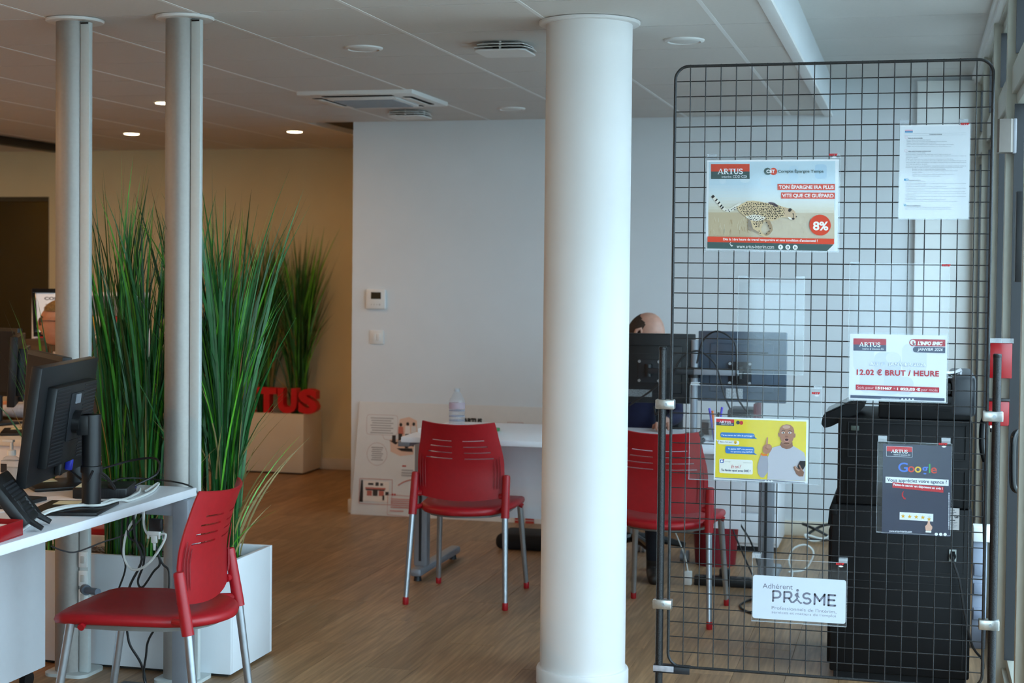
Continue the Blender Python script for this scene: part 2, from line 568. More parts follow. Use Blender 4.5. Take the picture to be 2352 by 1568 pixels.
fl = struct('floor', MB().box(XL - .2, XR + .15, Y0 - .2, YF + .2, -0.15, -0.005), M('screed', '#6e5a46', 0.9))
struct('ground_outside', MB().box(XR + .16, 30, -30, 30, -0.3, -0.12).box(-30, XR + .16, -30, Y0 - .21, -0.3, -0.12), GROUND)
struct('added_sky_blocker', MB().box(1.7, 6.0, 9.6, 18.0, -.12, 6.0).box(1.6, 6.1, 9.5, 18.0, 6.0, 6.3), M('sky_blocker_grey', '#6f7c88', .9, var=.1, scale=1.5))  # unseen block added to cut skylight on the back wall, bluish for cool bounce
struct('added_dark_backdrop', MB().box(1.2, 7.0, 18.2, 70.0, -.12, 5.0), M('dark_blocker', '#1d211e', .95, var=.5, scale=3))  # dark backdrop added far outside so the street panes look dark
struct('added_light_blocker', MB().box(.85, 1.6, 6.8, 10.8, -.12, 1.3, bev=.06), M('dark_blocker', '#1d211e', .95, var=.5, scale=3))  # low block added outside to keep daylight off the lower back wall
# oak planks, laid along Y
pw, pl = 0.196, 1.24
plank0 = None
random.seed(4)
nx = int((XR + 7.4) / pw) + 1
for i in range(nx):
    x = XR - pw / 2 - i * pw
    off = (i * 0.37) % 1.0 * pl
    j = 0
    while True:
        y = 3.2 - off + (j + .5) * pl
        j += 1
        if y - pl / 2 > YF: break
        if y + pl / 2 < 3.4: continue
        if plank0 is None:
            plank0 = MB().box(-pw / 2 + .0006, pw / 2 - .0006, -pl / 2 + .0006, pl / 2 - .0006, -.005, 0, bev=.0007, seg=1).build('plank', OAK, fl, world=False)
            plank0.location = (x, y, 0)
        else:
            share('plank', plank0, fl, (x, y, 0))

# ceiling: tiles between white runners
cl = struct('ceiling', MB().box(XL - .2, -.5, Y0 - .2, YF + .2, CEIL + .03, CEIL + .2), M('plenum', '#4a4743', 0.9))
GX0, GY0, P6 = -3.121, 5.165, 0.6
tile0 = None
for i in range(-8, 5):
    for j in range(-2, 11):
        x0, x1 = GX0 + P6 * i + .007, GX0 + P6 * (i + 1) - .007
        y0, y1 = GY0 + P6 * j + .004, GY0 + P6 * (j + 1) - .004
        lim = YF if x1 < -3.3 else YB
        if y0 > lim: continue
        full = i < 4 and y1 <= lim
        if i == 4: x1 = -.522
        y1 = min(y1, lim)
        cx, cy = GX0 + P6 * (i + .5), GY0 + P6 * (j + .5)
        if (i, j) == (0, 4): continue                    # the air-conditioning cassette sits here
        if full and tile0 is not None:
            share('ceiling_tile', tile0, cl, (cx, cy, CEIL))
        else:
            o = MB().box(x0 - cx, x1 - cx, y0 - cy, y1 - cy, 0, .015).build('ceiling_tile', TILE, cl, world=False)
            o.location = (cx, cy, CEIL)
            if full: tile0 = o
struct('ceiling_over_entrance', MB().box(XL - .2, -.515, Y0 - .2, GY0 - 2 * P6, CEIL, CEIL + .03), TILE)
for i in range(-8, 5):
    x = GX0 + P6 * i
    MB().box(x - .0075, x + .0075, GY0 - 1.2, YF if x < -3.3 else YB, CEIL - .0015, CEIL + .03).build('runner', TBAR, cl)
# raised bay along the street front
bay = struct('ceiling_bay', MB().box(-.53, XR + .2, Y0 - .2, YB + .2, BAYC + .02, BAYC + .2), M('plenum', '#4a4743', 0.9))
for j in range(-5, 8):
    y0, y1 = 5.172 + P6 * j, min(5.172 + P6 * (j + 1), YB)
    MB().box(-.486, XR, y0 + .004, y1 - .004, BAYC, BAYC + .02).build('ceiling_panel', TILE, bay)
struct('trim_1', MB().box(-.515, -.485, Y0, YB, CEIL + .004, BAYC + .01), WALL_W)
struct('trim_2', MB().box(-.524, -.478, Y0, YB, CEIL - .012, CEIL + .004, bev=.002), TBAR)
struct('trim_3', MB().box(.285, XR + .02, Y0, YB, BAYC - .028, BAYC, bev=.003).box(.30, XR + .02, Y0, YB, BAYC - .05, BAYC - .028), TBAR)

struct('wall_back', MB().box(-3.40, XR + .2, YB, YB + .15, 0, BAYC + .1), WALL_W)
struct('wall_return', MB().box(-3.40, -3.25, YB + .15, YF, 0, CEIL + .05), WALL_B)
struct('wall_far', MB().box(-6.69, -3.25, YF, YF + .15, 0, CEIL + .05).box(XL, -6.69, YF, YF + .15, 2.073, CEIL + .05).box(XL, -8.1, YF, YF + .15, 0, 2.073), WALL_Y)
struct('wall_left', MB().box(XL - .15, XL, Y0, YF + 1.6, 0, CEIL + .05), WALL_B)
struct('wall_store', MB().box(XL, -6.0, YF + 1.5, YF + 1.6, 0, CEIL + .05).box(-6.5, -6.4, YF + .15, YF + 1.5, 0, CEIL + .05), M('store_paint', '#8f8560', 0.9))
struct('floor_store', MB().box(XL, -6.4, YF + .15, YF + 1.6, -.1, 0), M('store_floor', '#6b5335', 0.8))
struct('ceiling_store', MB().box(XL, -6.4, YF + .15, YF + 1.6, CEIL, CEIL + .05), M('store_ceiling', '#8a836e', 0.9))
w = sgroup('window_9', (-7.4, YF + .06, 0))
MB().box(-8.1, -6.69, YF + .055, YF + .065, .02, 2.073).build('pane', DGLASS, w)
MB().box(-8.1, -6.69, YF + .03, YF + .10, 2.04, 2.073).box(-6.715, -6.69, YF + .03, YF + .10, 0, 2.04).build('window_frame', M('bronze_frame', '#4a432e', 0.5), w)
struct('trim_4', MB().box(-6.30, -6.22, 5.0, 10.5, CEIL - .06, CEIL - .004, bev=.004), M('black_rail', '#0c0d0f', 0.5))
struct('pilaster', MB().box(-.008, XR + .02, YB - .035, YB, 0, 2.613), M('pilaster_paint', '#e6e8e6', 0.7, var=.01))
struct('baseboard_far', MB().box(-6.69, -3.402, YF - .014, YF, 0, .085, bev=.003), SKIRT)
struct('baseboard_return', MB().box(-3.414, -3.40, YB + .0, YF - .014, 0, .085, bev=.003), SKIRT)
struct('baseboard_back', MB().box(-3.414, XR, YB - .014, YB, 0, .085, bev=.003), SKIRT)

# street front: mullions, transom, panes
def street_window(idx, y0, y1, door=False):
    g = sgroup('window_%d' % idx, (XR, y0, 0))
    MB().box(XR - .03, XR + .07, y0 - .026, y0 + .026, 0, BAYC, bev=.003).build('mullion', MULL, g)
    MB().box(XR - .012, XR + .06, y0 + .026, y1 - .026, 2.172, 2.272, bev=.003).build('transom', MULL, g)
    MB().box(XR - .012, XR + .06, y0 + .026, y1 - .026, 0.0, 0.10, bev=.003).build('sill_rail', MULL, g)
    MB().box(XR - .012, XR + .06, y0 + .026, y1 - .026, BAYC - .06, BAYC, bev=.003).build('head_rail', MULL, g)
    for z0, z1 in ((.10, 2.172), (2.272, BAYC - .06)):
        sa = MB()
        for a, b in ((y0 + .026, y0 + .062), (y1 - .062, y1 - .026)):
            sa.box(XR + .005, XR + .05, a, b, z0, z1, bev=.002)
        sa.box(XR + .005, XR + .05, y0 + .062, y1 - .062, z0, z0 + .04, bev=.002).box(XR + .005, XR + .05, y0 + .062, y1 - .062, z1 - .04, z1, bev=.002)
        sh = sa.build('sash', MULL, g)
        gk = MB()
        for a, b in ((y0 + .062, y0 + .074), (y1 - .074, y1 - .062)):
            gk.box(XR - .004, XR + .04, a, b, z0 + .04, z1 - .04)
        gk.build('gasket', GASK, sh)
        MB().add([(XR + .03, y0 + .074, z0 + .04), (XR + .03, y1 - .074, z0 + .04), (XR + .03, y1 - .074, z1 - .04), (XR + .03, y0 + .074, z1 - .04)], [(0, 1, 2, 3)]).build('pane', GLASS, g)
ys = [9.05 - 1.05 * k for k in range(0, 11)]
for k in range(len(ys)):
    street_window(k + 1 if k < 8 else k + 2, ys[k] - 1.05 if k else 8.0, ys[k]) if k < len(ys) - 1 and ys[k] > Y0 + .4 else None
struct('trim_5', MB().box(XR - .03, XR + .07, 9.024, YB - .036, 0, BAYC, bev=.003), MULL)
# entrance wall with a glazed door behind the camera
ef = sgroup('door_1', (-.45, Y0, 0))
for x in (-1.2, -.45, .30):
    MB().box(x - .03, x + .03, Y0 - .05, Y0 + .03, 0, 2.3).build('mullion', MULL, ef)
MB().box(-1.23, .33, Y0 - .05, Y0 + .03, 2.24, 2.3).build('head_rail', MULL, ef)
MB().box(-1.17, .27, Y0 - .012, Y0 - .006, .02, 2.24).build('pane', GLASS, ef)
struct('wall_front', MB().box(XL, -1.23, Y0 - .1, Y0, 0, CEIL).box(XL, XR + .1, Y0 - .1, Y0, 2.3, BAYC + .1), WALL_B)

# ------------------------------------------------------------------ ceiling fittings
def downlight(loc, lit, label):
    t = thing('ceiling_downlight', label, 'ceiling light', loc, group='round ceiling downlights')
    x, y, z = loc
    if lit:
        MB().lathe([(.062, 0), (.062, -.003), (.05, -.004), (.048, .0)], loc, 32).build('trim_ring', WPL, t)
        MB().lathe([(.049, -.0045), (.049, -.007), (.04, -.009)], loc, 28).build('lamp_disc', mat('warm_lamp', (1.0, 0.80, 0.50), 0.5, emit=16.0, var=0.0), t)
        d = bpy.data.lights.new('downlight_beam', 'AREA')
        d.shape, d.size = 'DISK', 0.1
        d.energy, d.color = (LAMP_W * .44 if y > 9 else LAMP_W * 1.3 if y > 5 else LAMP_W * 3.8), (1.0, 0.54, 0.22)
        o = bpy.data.objects.new('downlight_beam', d)
        COL.objects.link(o)
        o.parent = t
        o.location = (0, 0, -.012)
    else:
        MB().lathe([(.08, 0), (.078, -.006), (.066, -.010), (.062, -.004)], loc, 36).build('trim_ring', WPL, t)
        MB().lathe([(.063, -.004), (.055, -.008), (.02, -.011)], loc, 32).build('diffuser', M('opal_diffuser', '#d5d3cf', 0.5), t)
LAMP_W = 7.0
zc = CEIL - .0005
downlight((-5.211, 9.685, zc), True, 'lit warm ceiling downlight above the gap between the two aluminium poles')
downlight((-4.016, 9.690, zc), True, 'lit warm ceiling downlight nearest the white wall corner')
downlight((-4.05, 7.902, zc), True, 'lit warm ceiling downlight half hidden by the second aluminium pole')
for x, y, s_ in ((-6.9, 9.69, 'farthest left'), (-6.9, 7.9, 'over the far left desk'), (-6.9, 6.1, 'left of the seated colleague'), (-5.6, 6.1, 'above the back to back desks'), (-5.2, 4.3, 'above the desk pedestal'), (-4.0, 2.5, 'nearest the entrance'), (-5.8, 2.5, 'second from the entrance')):
    downlight((x, y, zc), True, 'lit warm ceiling downlight out of frame, ' + s_)
downlight((-7.3, YF + .9, zc), True, 'unseen downlight added to brighten the dim room behind the smoked glass')  # lamp added out of sight to lift the dark opening
downlight((-2.221, 6.089, zc), False, 'unlit round ceiling downlight between the poles and the column')
downlight((-.896, 6.118, zc), False, 'unlit round ceiling downlight right of the white column')
downlight((-2.218, 8.50, zc), False, 'unlit round ceiling downlight nearest the white back wall')

def vent(loc, label):
    t = thing('ceiling_vent', label, 'air vent', loc, group='square ceiling vents')
    x, y, z = loc
    def ring(a, b, zt, zb, bow):
        m_ = MB()
        for k in range(4):
            tr = Matrix.Translation(Vector(loc)) @ Matrix.Rotation(k * PI / 2, 4, 'Z')
            v = []
            for i in range(9):
                s_ = -1 + i / 4
                bw = bow * (1 - s_ * s_)
                v += [(s_ * a, -a, zt), (s_ * b, -b - bw, zb), (s_ * b, -b - bw, zb - .003), (s_ * a, -a, zt - .003)]
            f = []
            for i in range(8):
                p, q = 4 * i, 4 * i + 4
                f += [(p, q, q + 1, p + 1), (p + 1, q + 1, q + 2, p + 2), (p + 2, q + 2, q + 3, p + 3)]
            m_.add(v, f, 0, tr)
        return m_
    MB().box(x - .07, x + .07, y - .07, y + .07, z - .004, z).build('dark_throat', M('vent_throat', '#23262a', 0.8), t)
    ring(.075, .095, -.002, -.012, .014).build('slat', WPL, t)
    ring(.075, .102, -.014, -.024, .018).build('slat', WPL, t)
    MB().prism([(p[0] + x, p[1] + y) for p in rrect(-.105, .105, -.105, .105, .03)], z - .040, z - .034).build('cover_plate', WPL, t)
    for sx, sy in ((0, -.085), (0, .085), (-.085, 0), (.085, 0)):
        MB().box(x + sx - .004, x + sx + .004, y + sy - .004, y + sy + .004, z - .036, z).build('strut', WPL, t)
vent((-1.618, 6.10, zc), 'white square slatted vent left of the round column on the ceiling')
vent((-2.836, 8.56, zc), 'white square slatted vent just behind the air conditioner')

t = thing('air_conditioner', 'white ceiling cassette air conditioner with grey intake grille', 'air conditioner', (-2.80, 7.84, CEIL))
ax, ay = -2.80, 7.845
body = MB().box(ax - .315, ax + .315, ay - .315, ay + .315, CEIL - .022, CEIL + .02, bev=.008).build('body', WPL, t)
MB().box(ax - .19, ax + .19, ay - .19, ay + .19, CEIL - .034, CEIL - .022, bev=.006).build('intake_frame', WPL, t)
gr = MB().box(ax - .165, ax + .165, ay - .165, ay + .165, CEIL - .037, CEIL - .034).build('intake_grille', M('grille_grey', '#8f959c', 0.6), t)
for k in range(12):
    MB().box(ax - .165, ax + .165, ay - .16 + k * .028, ay - .152 + k * .028, CEIL - .040, CEIL - .037).build('grille_bar', M('grille_bar_grey', '#a2a8ae', 0.55), gr)
for k in range(4):
    tr = Matrix.Translation(Vector((ax, ay, CEIL))) @ Matrix.Rotation(k * PI / 2, 4, 'Z')
    MB().box(-.19, .19, -.275, -.225, -.024, -.020, tr=tr).build('air_slot', M('slot_dark', '#16181b', 0.7), t)
    MB().box(-.19, .19, -.262, -.222, -.031, -.028, bev=.001, tr=tr @ Matrix.Translation(Vector((0, 0, 0)))).build('louvre', WPL, t)

# thermostat and switch on the white wall
t = thing('wall_thermostat', 'white square thermostat with dark display on the white wall', 'thermostat', (-3.239, YB, 1.336))
MB().box(-3.302, -3.176, YB - .022, YB - .0005, 1.275, 1.397, bev=.006).build('body', WPL, t)
MB().box(-3.268, -3.203, YB - .0235, YB - .0215, 1.338, 1.380).build('display', M('lcd_dark', '#262214', 0.3), t)
for k in range(4):
    MB().cyl((-3.265 + k * .018, YB - .0225, 1.303), (-3.265 + k * .018, YB - .0215, 1.303), .0035 if k < 3 else .006, n=12).build('button', GPL, t)
t = thing('light_switch', 'white double rocker light switch below the thermostat', 'light switch', (-3.234, YB, 1.10))
MB().box(-3.278, -3.190, YB - .010, YB - .0005, 1.058, 1.143, bev=.003).build('plate', WPL, t)
for k in range(2):
    MB().box(-3.258 + k * .025, -3.234 + k * .025, YB - .015, YB - .010, 1.078, 1.124, bev=.002).build('rocker', WPL, t)
# ------------------------------------------------------------------ columns
cx, cy = -1.173, 5.62
t = thing('round_column', 'thick round white column in front of the white wall', 'column', (cx, cy, 0))
MB().lathe([(.158, .0), (.158, CEIL - .001)], (cx, cy, 0), 64).build('shaft', COLW, t)
MB().lathe([(.1585, .0), (.171, .0), (.171, .052), (.168, .058), (.1585, .06)], (cx, cy, 0), 64).build('base_ring', COLW, t)
MB().lathe([(.159, CEIL - .002), (.186, CEIL - .002), (.186, CEIL - .010), (.183, CEIL - .013), (.159, CEIL - .013)], (cx, cy, 0), 64).build('ceiling_collar', COLW, t)

def power_pole(x, y, label, low):
    t = thing('aluminium_pole', label, 'column', (x, y, 0), group='floor to ceiling aluminium cable poles')
    # round tube with a flat raceway plate along its right side
    MB().lathe([(.060, .012), (.060, CEIL - .012)], (x, y, 0), 48).build('shaft', ALU, t)
    rc = MB().box(x + .052, x + .090, y - .036, y - .012, 0.012, CEIL - .016, bev=.003).build('raceway', ALUF, t)
    MB().box(x + .050, x + .053, y - .034, y - .012, .012, CEIL - .016).build('groove', M('groove_dark', '#5a605f', 0.6), rc)
    MB().lathe([(.068, CEIL - .012), (.103, CEIL - .012), (.106, CEIL - .008), (.106, CEIL - .002), (.068, CEIL - .002)], (x + .01, y, 0), 40).build('ceiling_collar', WPL, t)
    MB().prism([(x + p[0], y + p[1]) for p in rrect(-.075, .1, -.088, .085, .04)], 0, .012).build('foot_plate', ALUF, t)
    MB().box(x + .055, x + .085, y - .038, y - .03, CEIL - .024, CEIL - .018).build('cable_slot', BLK, t)
    if low:
        for z in (.405, .335, .265):
            s_ = MB().box(x + .054, x + .088, y - .044, y - .034, z, z + .058, bev=.002).build('socket_plate', WPL, rc)
            MB().box(x + .063, x + .079, y - .048, y - .043, z + .016, z + .042, bev=.002).build('socket_outlet', GPL, rc)
    return t
power_pole(-3.043, 5.205, 'aluminium floor to ceiling pole beside the desk monitors, leftmost', True)
power_pole(-2.608, 5.225, 'aluminium floor to ceiling pole at the corner of the white desk', False)

# ------------------------------------------------------------------ planters and grasses
def planter(name, label, x0, x1, y0, y1, h, m_):
    t = thing(name, label, 'planter', ((x0 + x1) / 2, (y0 + y1) / 2, 0))
    th = .018
    b = MB()
    b.box(x0, x1, y0, y0 + th, .012, h, bev=.002).box(x0, x1, y1 - th, y1, .012, h, bev=.002)
    b.box(x0, x0 + th, y0 + th, y1 - th, .012, h, bev=.002).box(x1 - th, x1, y0 + th, y1 - th, .012, h, bev=.002)
    b.box(x0 + th, x1 - th, y0 + th, y1 - th, .012, .03)
    b.build('box', m_, t)
    MB().box(x0 + .02, x1 - .02, y0 + .02, y1 - .02, 0, .012).build('plinth', M('plinth_dark', '#33302c', 0.8), t)
    MB().box(x0 + th, x1 - th, y0 + th, y1 - th, h - .09, h - .045).build('soil', M('soil_dark', '#5b5148', 0.95, var=.3, scale=90), t)
    rng = random.Random(hash(name) % 7 + 3)
    g = MB()
    for k in range(900):
        px, py = rng.uniform(x0 + th + .008, x1 - th - .008), rng.uniform(y0 + th + .008, y1 - th - .008)
        r = rng.uniform(.004, .009)
        a = rng.uniform(0, PI)
        z = h - .044 + r * .4
        q = [(px + r * math.cos(a), py + r * math.sin(a), z), (px - r * math.sin(a), py + r * math.cos(a), z + r * .3), (px - r * math.cos(a), py - r * math.sin(a), z), (px + r * math.sin(a), py - r * math.cos(a), z - r * .2), (px, py, z + r * .8), (px, py, z - r * .6)]
        g.add(q, [(0, 1, 4), (1, 2, 4), (2, 3, 4), (3, 0, 4), (1, 0, 5), (2, 1, 5), (3, 2, 5), (0, 3, 5)])
    o = g.build('gravel', GRAV, t, sharp=0, fix=False)
    o['kind'] = 'stuff'
    return t
planter('trough_planter', 'long white trough planter with tall grass behind the desk', -3.455, -2.435, 5.291, 5.672, .432, WPLAN)
planter('corner_planter', 'cream box planter carrying red letters against the beige wall', -5.36, -4.353, 10.705, 11.07, .448, BPLAN)

def blade_geo(rng, h, lean, az, w, curl, start=(0, 0), n=8, twist=None):
    """one grass blade: rises, then arches outwards along azimuth az"""
    tw = rng.uniform(0, PI) if twist is None else twist
    v, f = [], []
    for i in range(n + 1):
        s_ = i / n
        out = lean * (0.18 * s_ + 0.82 * s_ ** curl)
        z = h * (s_ - 0.10 * abs(lean) * s_ ** 3)
        ww = w * (0.55 + 1.2 * s_) if s_ < .35 else w * (1 - ((s_ - .35) / .65) ** 2.4) + .0003
        a = tw + s_ * .8
        px, py = start[0] + out * math.cos(az), start[1] + out * math.sin(az)
        dx, dy = math.cos(a) * ww / 2, math.sin(a) * ww / 2
        v += [(px - dx, py - dy, z), (px + dx, py + dy, z)]
        if i: f.append((2 * i - 2, 2 * i - 1, 2 * i + 1, 2 * i))
    return v, f
def grass(label, x, y, z, height, spread, seed, n_in=150, n_big=22, az0=None, wmul=1.0, dry=True, droop=True, ymax=99.0):
    rng = random.Random(seed)
    t = thing('ornamental_grass', label, 'plant', (x, y, z), group='tall artificial grasses')
    mats_ = [GR1, GR2, GR3, GR4]
    inner = MB()
    for k in range(n_in):
        h = height * rng.uniform(.45, .92)
        az = rng.uniform(0, 2 * PI)
        sp = spread * rng.uniform(.15, 1.0)
        r0 = .055 * math.sqrt(rng.random())
        a0 = rng.uniform(0, 2 * PI)
        mi = rng.choices([0, 1, 2, 3], [5, 1.2, 1.1 if dry else .2, 3])[0]
        if mi == 2: h *= rng.uniform(.3, .85)
        v, f = blade_geo(rng, h, sp, az, rng.uniform(.006, .012) * wmul, rng.uniform(2, 3.5), (r0 * math.cos(a0), r0 * math.sin(a0)), 7)
        inner.add([(q[0], min(q[1], ymax - y), q[2]) for q in v], f, mi)
    o = inner.build('inner_blades', mats_, t, world=False, sharp=0, fix=False)
    o['kind'] = 'stuff'
    for k in range(n_big):
        h = height * rng.uniform(.74, 1.0)
        az = rng.uniform(0, 2 * PI) if az0 is None else rng.gauss(az0, 1.0)
        v, f = blade_geo(rng, h, spread * rng.uniform(.35, 1.15), az, rng.uniform(.010, .018) * wmul, rng.uniform(2.0, 3.2), (rng.uniform(-.04, .04), rng.uniform(-.04, .04)), 10)
        MB().add([(q[0], min(q[1], ymax - y), q[2]) for q in v], f).build('blade', rng.choice([GR2, GR2, GR4, GR4, GR1]), t, world=False, sharp=0, fix=False)
    if droop:
        for k in range(7):
            az = rng.uniform(-1.2, 1.0)
            v, f = blade_geo(rng, rng.uniform(.22, .5), rng.uniform(.15, .32), az, rng.uniform(.004, .008), 2.0, (rng.uniform(0, .05), rng.uniform(-.04, .04)), 9)
            MB().add(v, f).build('blade', rng.choice([GR3, GR3, GR2]), t, world=False, sharp=0, fix=False)
    return t
zp = .385
grass('tall green grass clump at the right end of the white trough planter', -2.545, 5.47, zp, 1.56, .34, 11, 190, 44)
grass('tall green grass clump just right of the desk corner pole', -2.70, 5.50, zp, 1.56, .22, 12, 170, 26)
grass('tall green grass clump midway between the two aluminium poles', -2.86, 5.45, zp, 1.48, .20, 13, 170, 26)
grass('tall green grass clump right behind the leftmost aluminium pole', -3.02, 5.52, zp, 1.64, .20, 14, 170, 28)
grass('shorter grass clump at the left end of the white trough planter', -3.27, 5.48, zp, 1.05, .26, 15, 60, 14)
grass('dark grass clump in the cream planter behind the red letter S', -4.47, 10.90, .40, 1.52, .30, 21, 230, 30, wmul=1.15, droop=False, ymax=11.08)
grass('dark grass clump in the cream planter behind the red letter T', -4.75, 10.90, .40, 1.56, .28, 22, 230, 28, wmul=1.15, droop=False, ymax=11.08)
grass('dark grass clump at the left end of the cream planter', -5.10, 10.90, .40, 1.50, .26, 23, 160, 20, wmul=1.15, droop=False, ymax=11.08)

# red letters standing on the cream planter
t = thing('letter_sign', 'thick red letters reading ARTUS standing on the cream planter', 'sign', (-4.7, 10.75, .448))
LX = {'A': -5.10, 'R': -4.915, 'T': -4.735, 'U': -4.568, 'S': -4.405}
for ch, x in LX.items():
    vs, fs = text_geo(ch, 0.055)
    ax0, ax1 = min(p[0] for p in vs), max(p[0] for p in vs)
    ay0, ay1 = min(p[1] for p in vs), max(p[1] for p in vs)
    wd = .15 if ch != 'T' else .155
    n = len(vs)
    pts = [(x + (p[0] - ax0) / (ax1 - ax0) * wd, (p[1] - ay0) / (ay1 - ay0) * .185 + .449) for p in vs]
    b = MB()
    v = [(p[0], 10.725, p[1]) for p in pts] + [(p[0], 10.80, p[1]) for p in pts]
    edges = {}
    for f in fs:
        for a, c in zip(f, f[1:] + f[:1]):
            edges[(a, c)] = edges.get((a, c), 0) + 1
    faces = [f for f in fs] + [tuple(n + i for i in reversed(f)) for f in fs]
    faces += [(a, c, n + c, n + a) for (a, c) in edges if (c, a) not in edges]
    b.add(v, faces)
    b.build('letter', REDL, t, fix=False, sharp=40)

# ------------------------------------------------------------------ red visitor chair
def make_chair(label):
    t = thing('visitor_chair', label, 'chair', group='red plastic visitor chairs')
    S = lambda mb, nm, m_, par=t, **k: mb.build(nm, m_, par, world=False, **k)
    # backrest shell with four pairs of slots
    zs = [.462, .48, .52, .56, .60, .64, .668, .674, .698, .704, .728, .734, .758, .764, .79, .815, .832, .843]
    slot_rows = {6, 8, 10, 12}
    def half_w(z):
        s_ = (z - .462) / .381
        return .196 + .008 * math.sin(PI * min(1, s_ * 1.3)) - .026 * max(0, (s_ - .45) / .55) ** 1.6
    def P(u, z):                                           # u in -1..1
        s_ = (z - .462) / .381
        hw = half_w(z)
        x = u * hw
        depth = -.172 - .028 * math.sin(PI * min(1.0, s_ * 1.05)) * .2 - .15 * max(0, s_ - .36) ** 1.45
        curve = .062 * (abs(u) ** 2.2) * (.42 + .46 * s_)    # sides come forward
        zz = z + .012 * (abs(u) ** 2) * s_ * 1.1
        if s_ < .25: zz += .022 * (1 - u * u) * (.25 - s_) / .25 * -1 + .02 * (.25 - s_) / .25
        return (x, depth - .028 + curve, .475 + (zz - .462) * .918)
    for sx in (-1, 1):
        # rear leg with red sleeve, front leg, red feet
        lg = S(MB().cyl((sx * .232, -.252, .028), (sx * .216, -.203, .44), .0115, .0145, 18), 'leg', STEEL)
        S(MB().lathe([(.0115, 0), (.0135, .004), (.0135, .028), (.0125, .034)], (sx * .2325, -.2535, 0), 18), 'foot_cap', RED, lg)
        sl = MB()
        pb = P(1, .585)
        b0, b1 = Vector((sx * .2175, -.207, .405)), Vector((sx * (pb[0] + .010), pb[1] - .004, .597))
        path = [tuple(b0.lerp(b1, q)) for q in (0, .25, .6, .94, .985, 1.0)]
        sl.tube(path, [.019, .019, .018, .0175, .016, .010], 20)
        S(sl, 'leg_sleeve', RED)
        lg = S(MB().cyl((sx * .218, .248, .026), (sx * .196, .185, .425), .0115, .0145, 18), 'leg', STEEL)
        S(MB().lathe([(.0115, 0), (.0135, .004), (.0135, .026), (.0125, .032)], (sx * .2185, .2495, 0), 18), 'foot_cap', RED, lg)
        S(MB().cyl((sx * .205, .14, .418), (sx * .222, .14, .412), .011, n=14), 'link_knob', RED)
    # seat: rounded back edge, waterfall front
    def seat_outline(inset):
        pts = []
        w_f, w_b = .222 - inset, .205 - inset
        for i in range(11):                                # back arc from right to left
            a = i / 10
            x = w_b - 2 * w_b * a
            pts.append((x, -.125 - (.148 - inset) * (1 - (x / w_b) ** 2) ** .6))
        pts += [(-w_f, .05), (-w_f + .004, .20), (-w_f + .03, .245 - inset)]
        pts += [(-.1, .258 - inset), (0, .26 - inset), (.1, .258 - inset), (w_f - .03, .245 - inset), (w_f - .004, .20), (w_f, .05)]
        return pts
    prof = [(.018, .418), (.004, .424), (0, .436), (.004, .448), (.014, .453)]
    v, f = [], []
    n = len(seat_outline(0))
    for ins, z in prof:
        for p in seat_outline(ins):
            dip = -.012 * max(0, (p[1] - .18) / .08) - .004 * max(0, (-p[1] - .1) / .1)
            v.append((p[0], p[1], z + dip))
    for i in range(len(prof) - 1):
        for k in range(n):
            f.append((i * n + k, i * n + (k + 1) % n, (i + 1) * n + (k + 1) % n, (i + 1) * n + k))
    # dished top: inner rings to the centre
    base = (len(prof) - 1) * n
    last = base
    for q, (sc_, dz) in enumerate(((.75, -.004), (.45, -.009), (.15, -.011))):
        st = len(v)
        for p in seat_outline(.014):
            dip = -.012 * max(0, (p[1] * sc_ - .18) / .08)
            v.append((p[0] * sc_, (p[1] - .02) * sc_ + .02, .453 + dz + dip))
        for k in range(n):
            f.append((last + k, last + (k + 1) % n, st + (k + 1) % n, st + k))
        last = st
    f.append(tuple(range(last, last + n)))
    f.append(tuple(range(n - 1, -1, -1)))
    S(MB().add(v, f), 'seat', RED, sharp=50)
    S(MB().prism([(p[0] * .88, p[1] * .86) for p in seat_outline(.01)], .400, .419), 'seat_pan', M('pan_grey', '#77746f', 0.5, 0.2))
    bm = bmesh.new()
    rows = []
    for z in zs:
        k_ = max(0, min(1, (z - .668) / .096))
        a0 = .14                                           # inner slot end
        a1 = .80 - .14 * k_                                # outer slot end: lower slots are longer
        us = [-1, -.97, -.9, -a1, -.5, -.3, -a0, 0, a0, .3, .5, a1, .9, .97, 1]
        us = [-1, -.97, -.9, -a1, -(a1 * .67 + a0 * .33), -(a1 * .33 + a0 * .67), -a0, 0, a0, a1 * .33 + a0 * .67, a1 * .67 + a0 * .33, a1, .9, .97, 1]
        rows.append([bm.verts.new(P(u, z)) for u in us])
    for i in range(len(zs) - 1):
        for k in range(14):
            if i in slot_rows and (3 <= k <= 5 or 8 <= k <= 10):
                continue
            bm.faces.new((rows[i][k], rows[i][k + 1], rows[i + 1][k + 1], rows[i + 1][k]))
    bmesh.ops.recalc_face_normals(bm, faces=bm.faces)
    bmesh.ops.solidify(bm, geom=list(bm.faces), thickness=.007)
    back = S(MB().bm(bm), 'backrest', RED, sharp=40)
    for sx in (-1, 1):                                     # pressed ribs along both sides
        for q, u in enumerate((.80, .865, .925)):
            pts = []
            for i in range(9):
                z = .515 + (.66 + .012 * q - .515) * i / 8
                p = P(sx * (u - .05 * (i / 8) * 0), z)
                pts.append((p[0], p[1] - .0065, p[2]))
            S(MB().tube(pts, [.0008] + [.0024] * 7 + [.0008], 8), 'pressed_rib', M('red_rib', '#8a0e17', 0.5), back)
        # mounting lug from shell to sleeve
        p = P(sx * .98, .50)
        S(MB().tube([(p[0] - sx * .012, p[1], .50), (sx * .205, -.178, .50)], .013, 10), 'mounting_lug', RED)
    for sx in (-1, 1):                                     # seat lugs on the sleeves
        S(MB().tube([(sx * .19, -.15, .437), (sx * .212, -.2, .437)], .012, 10), 'seat_lug', RED)
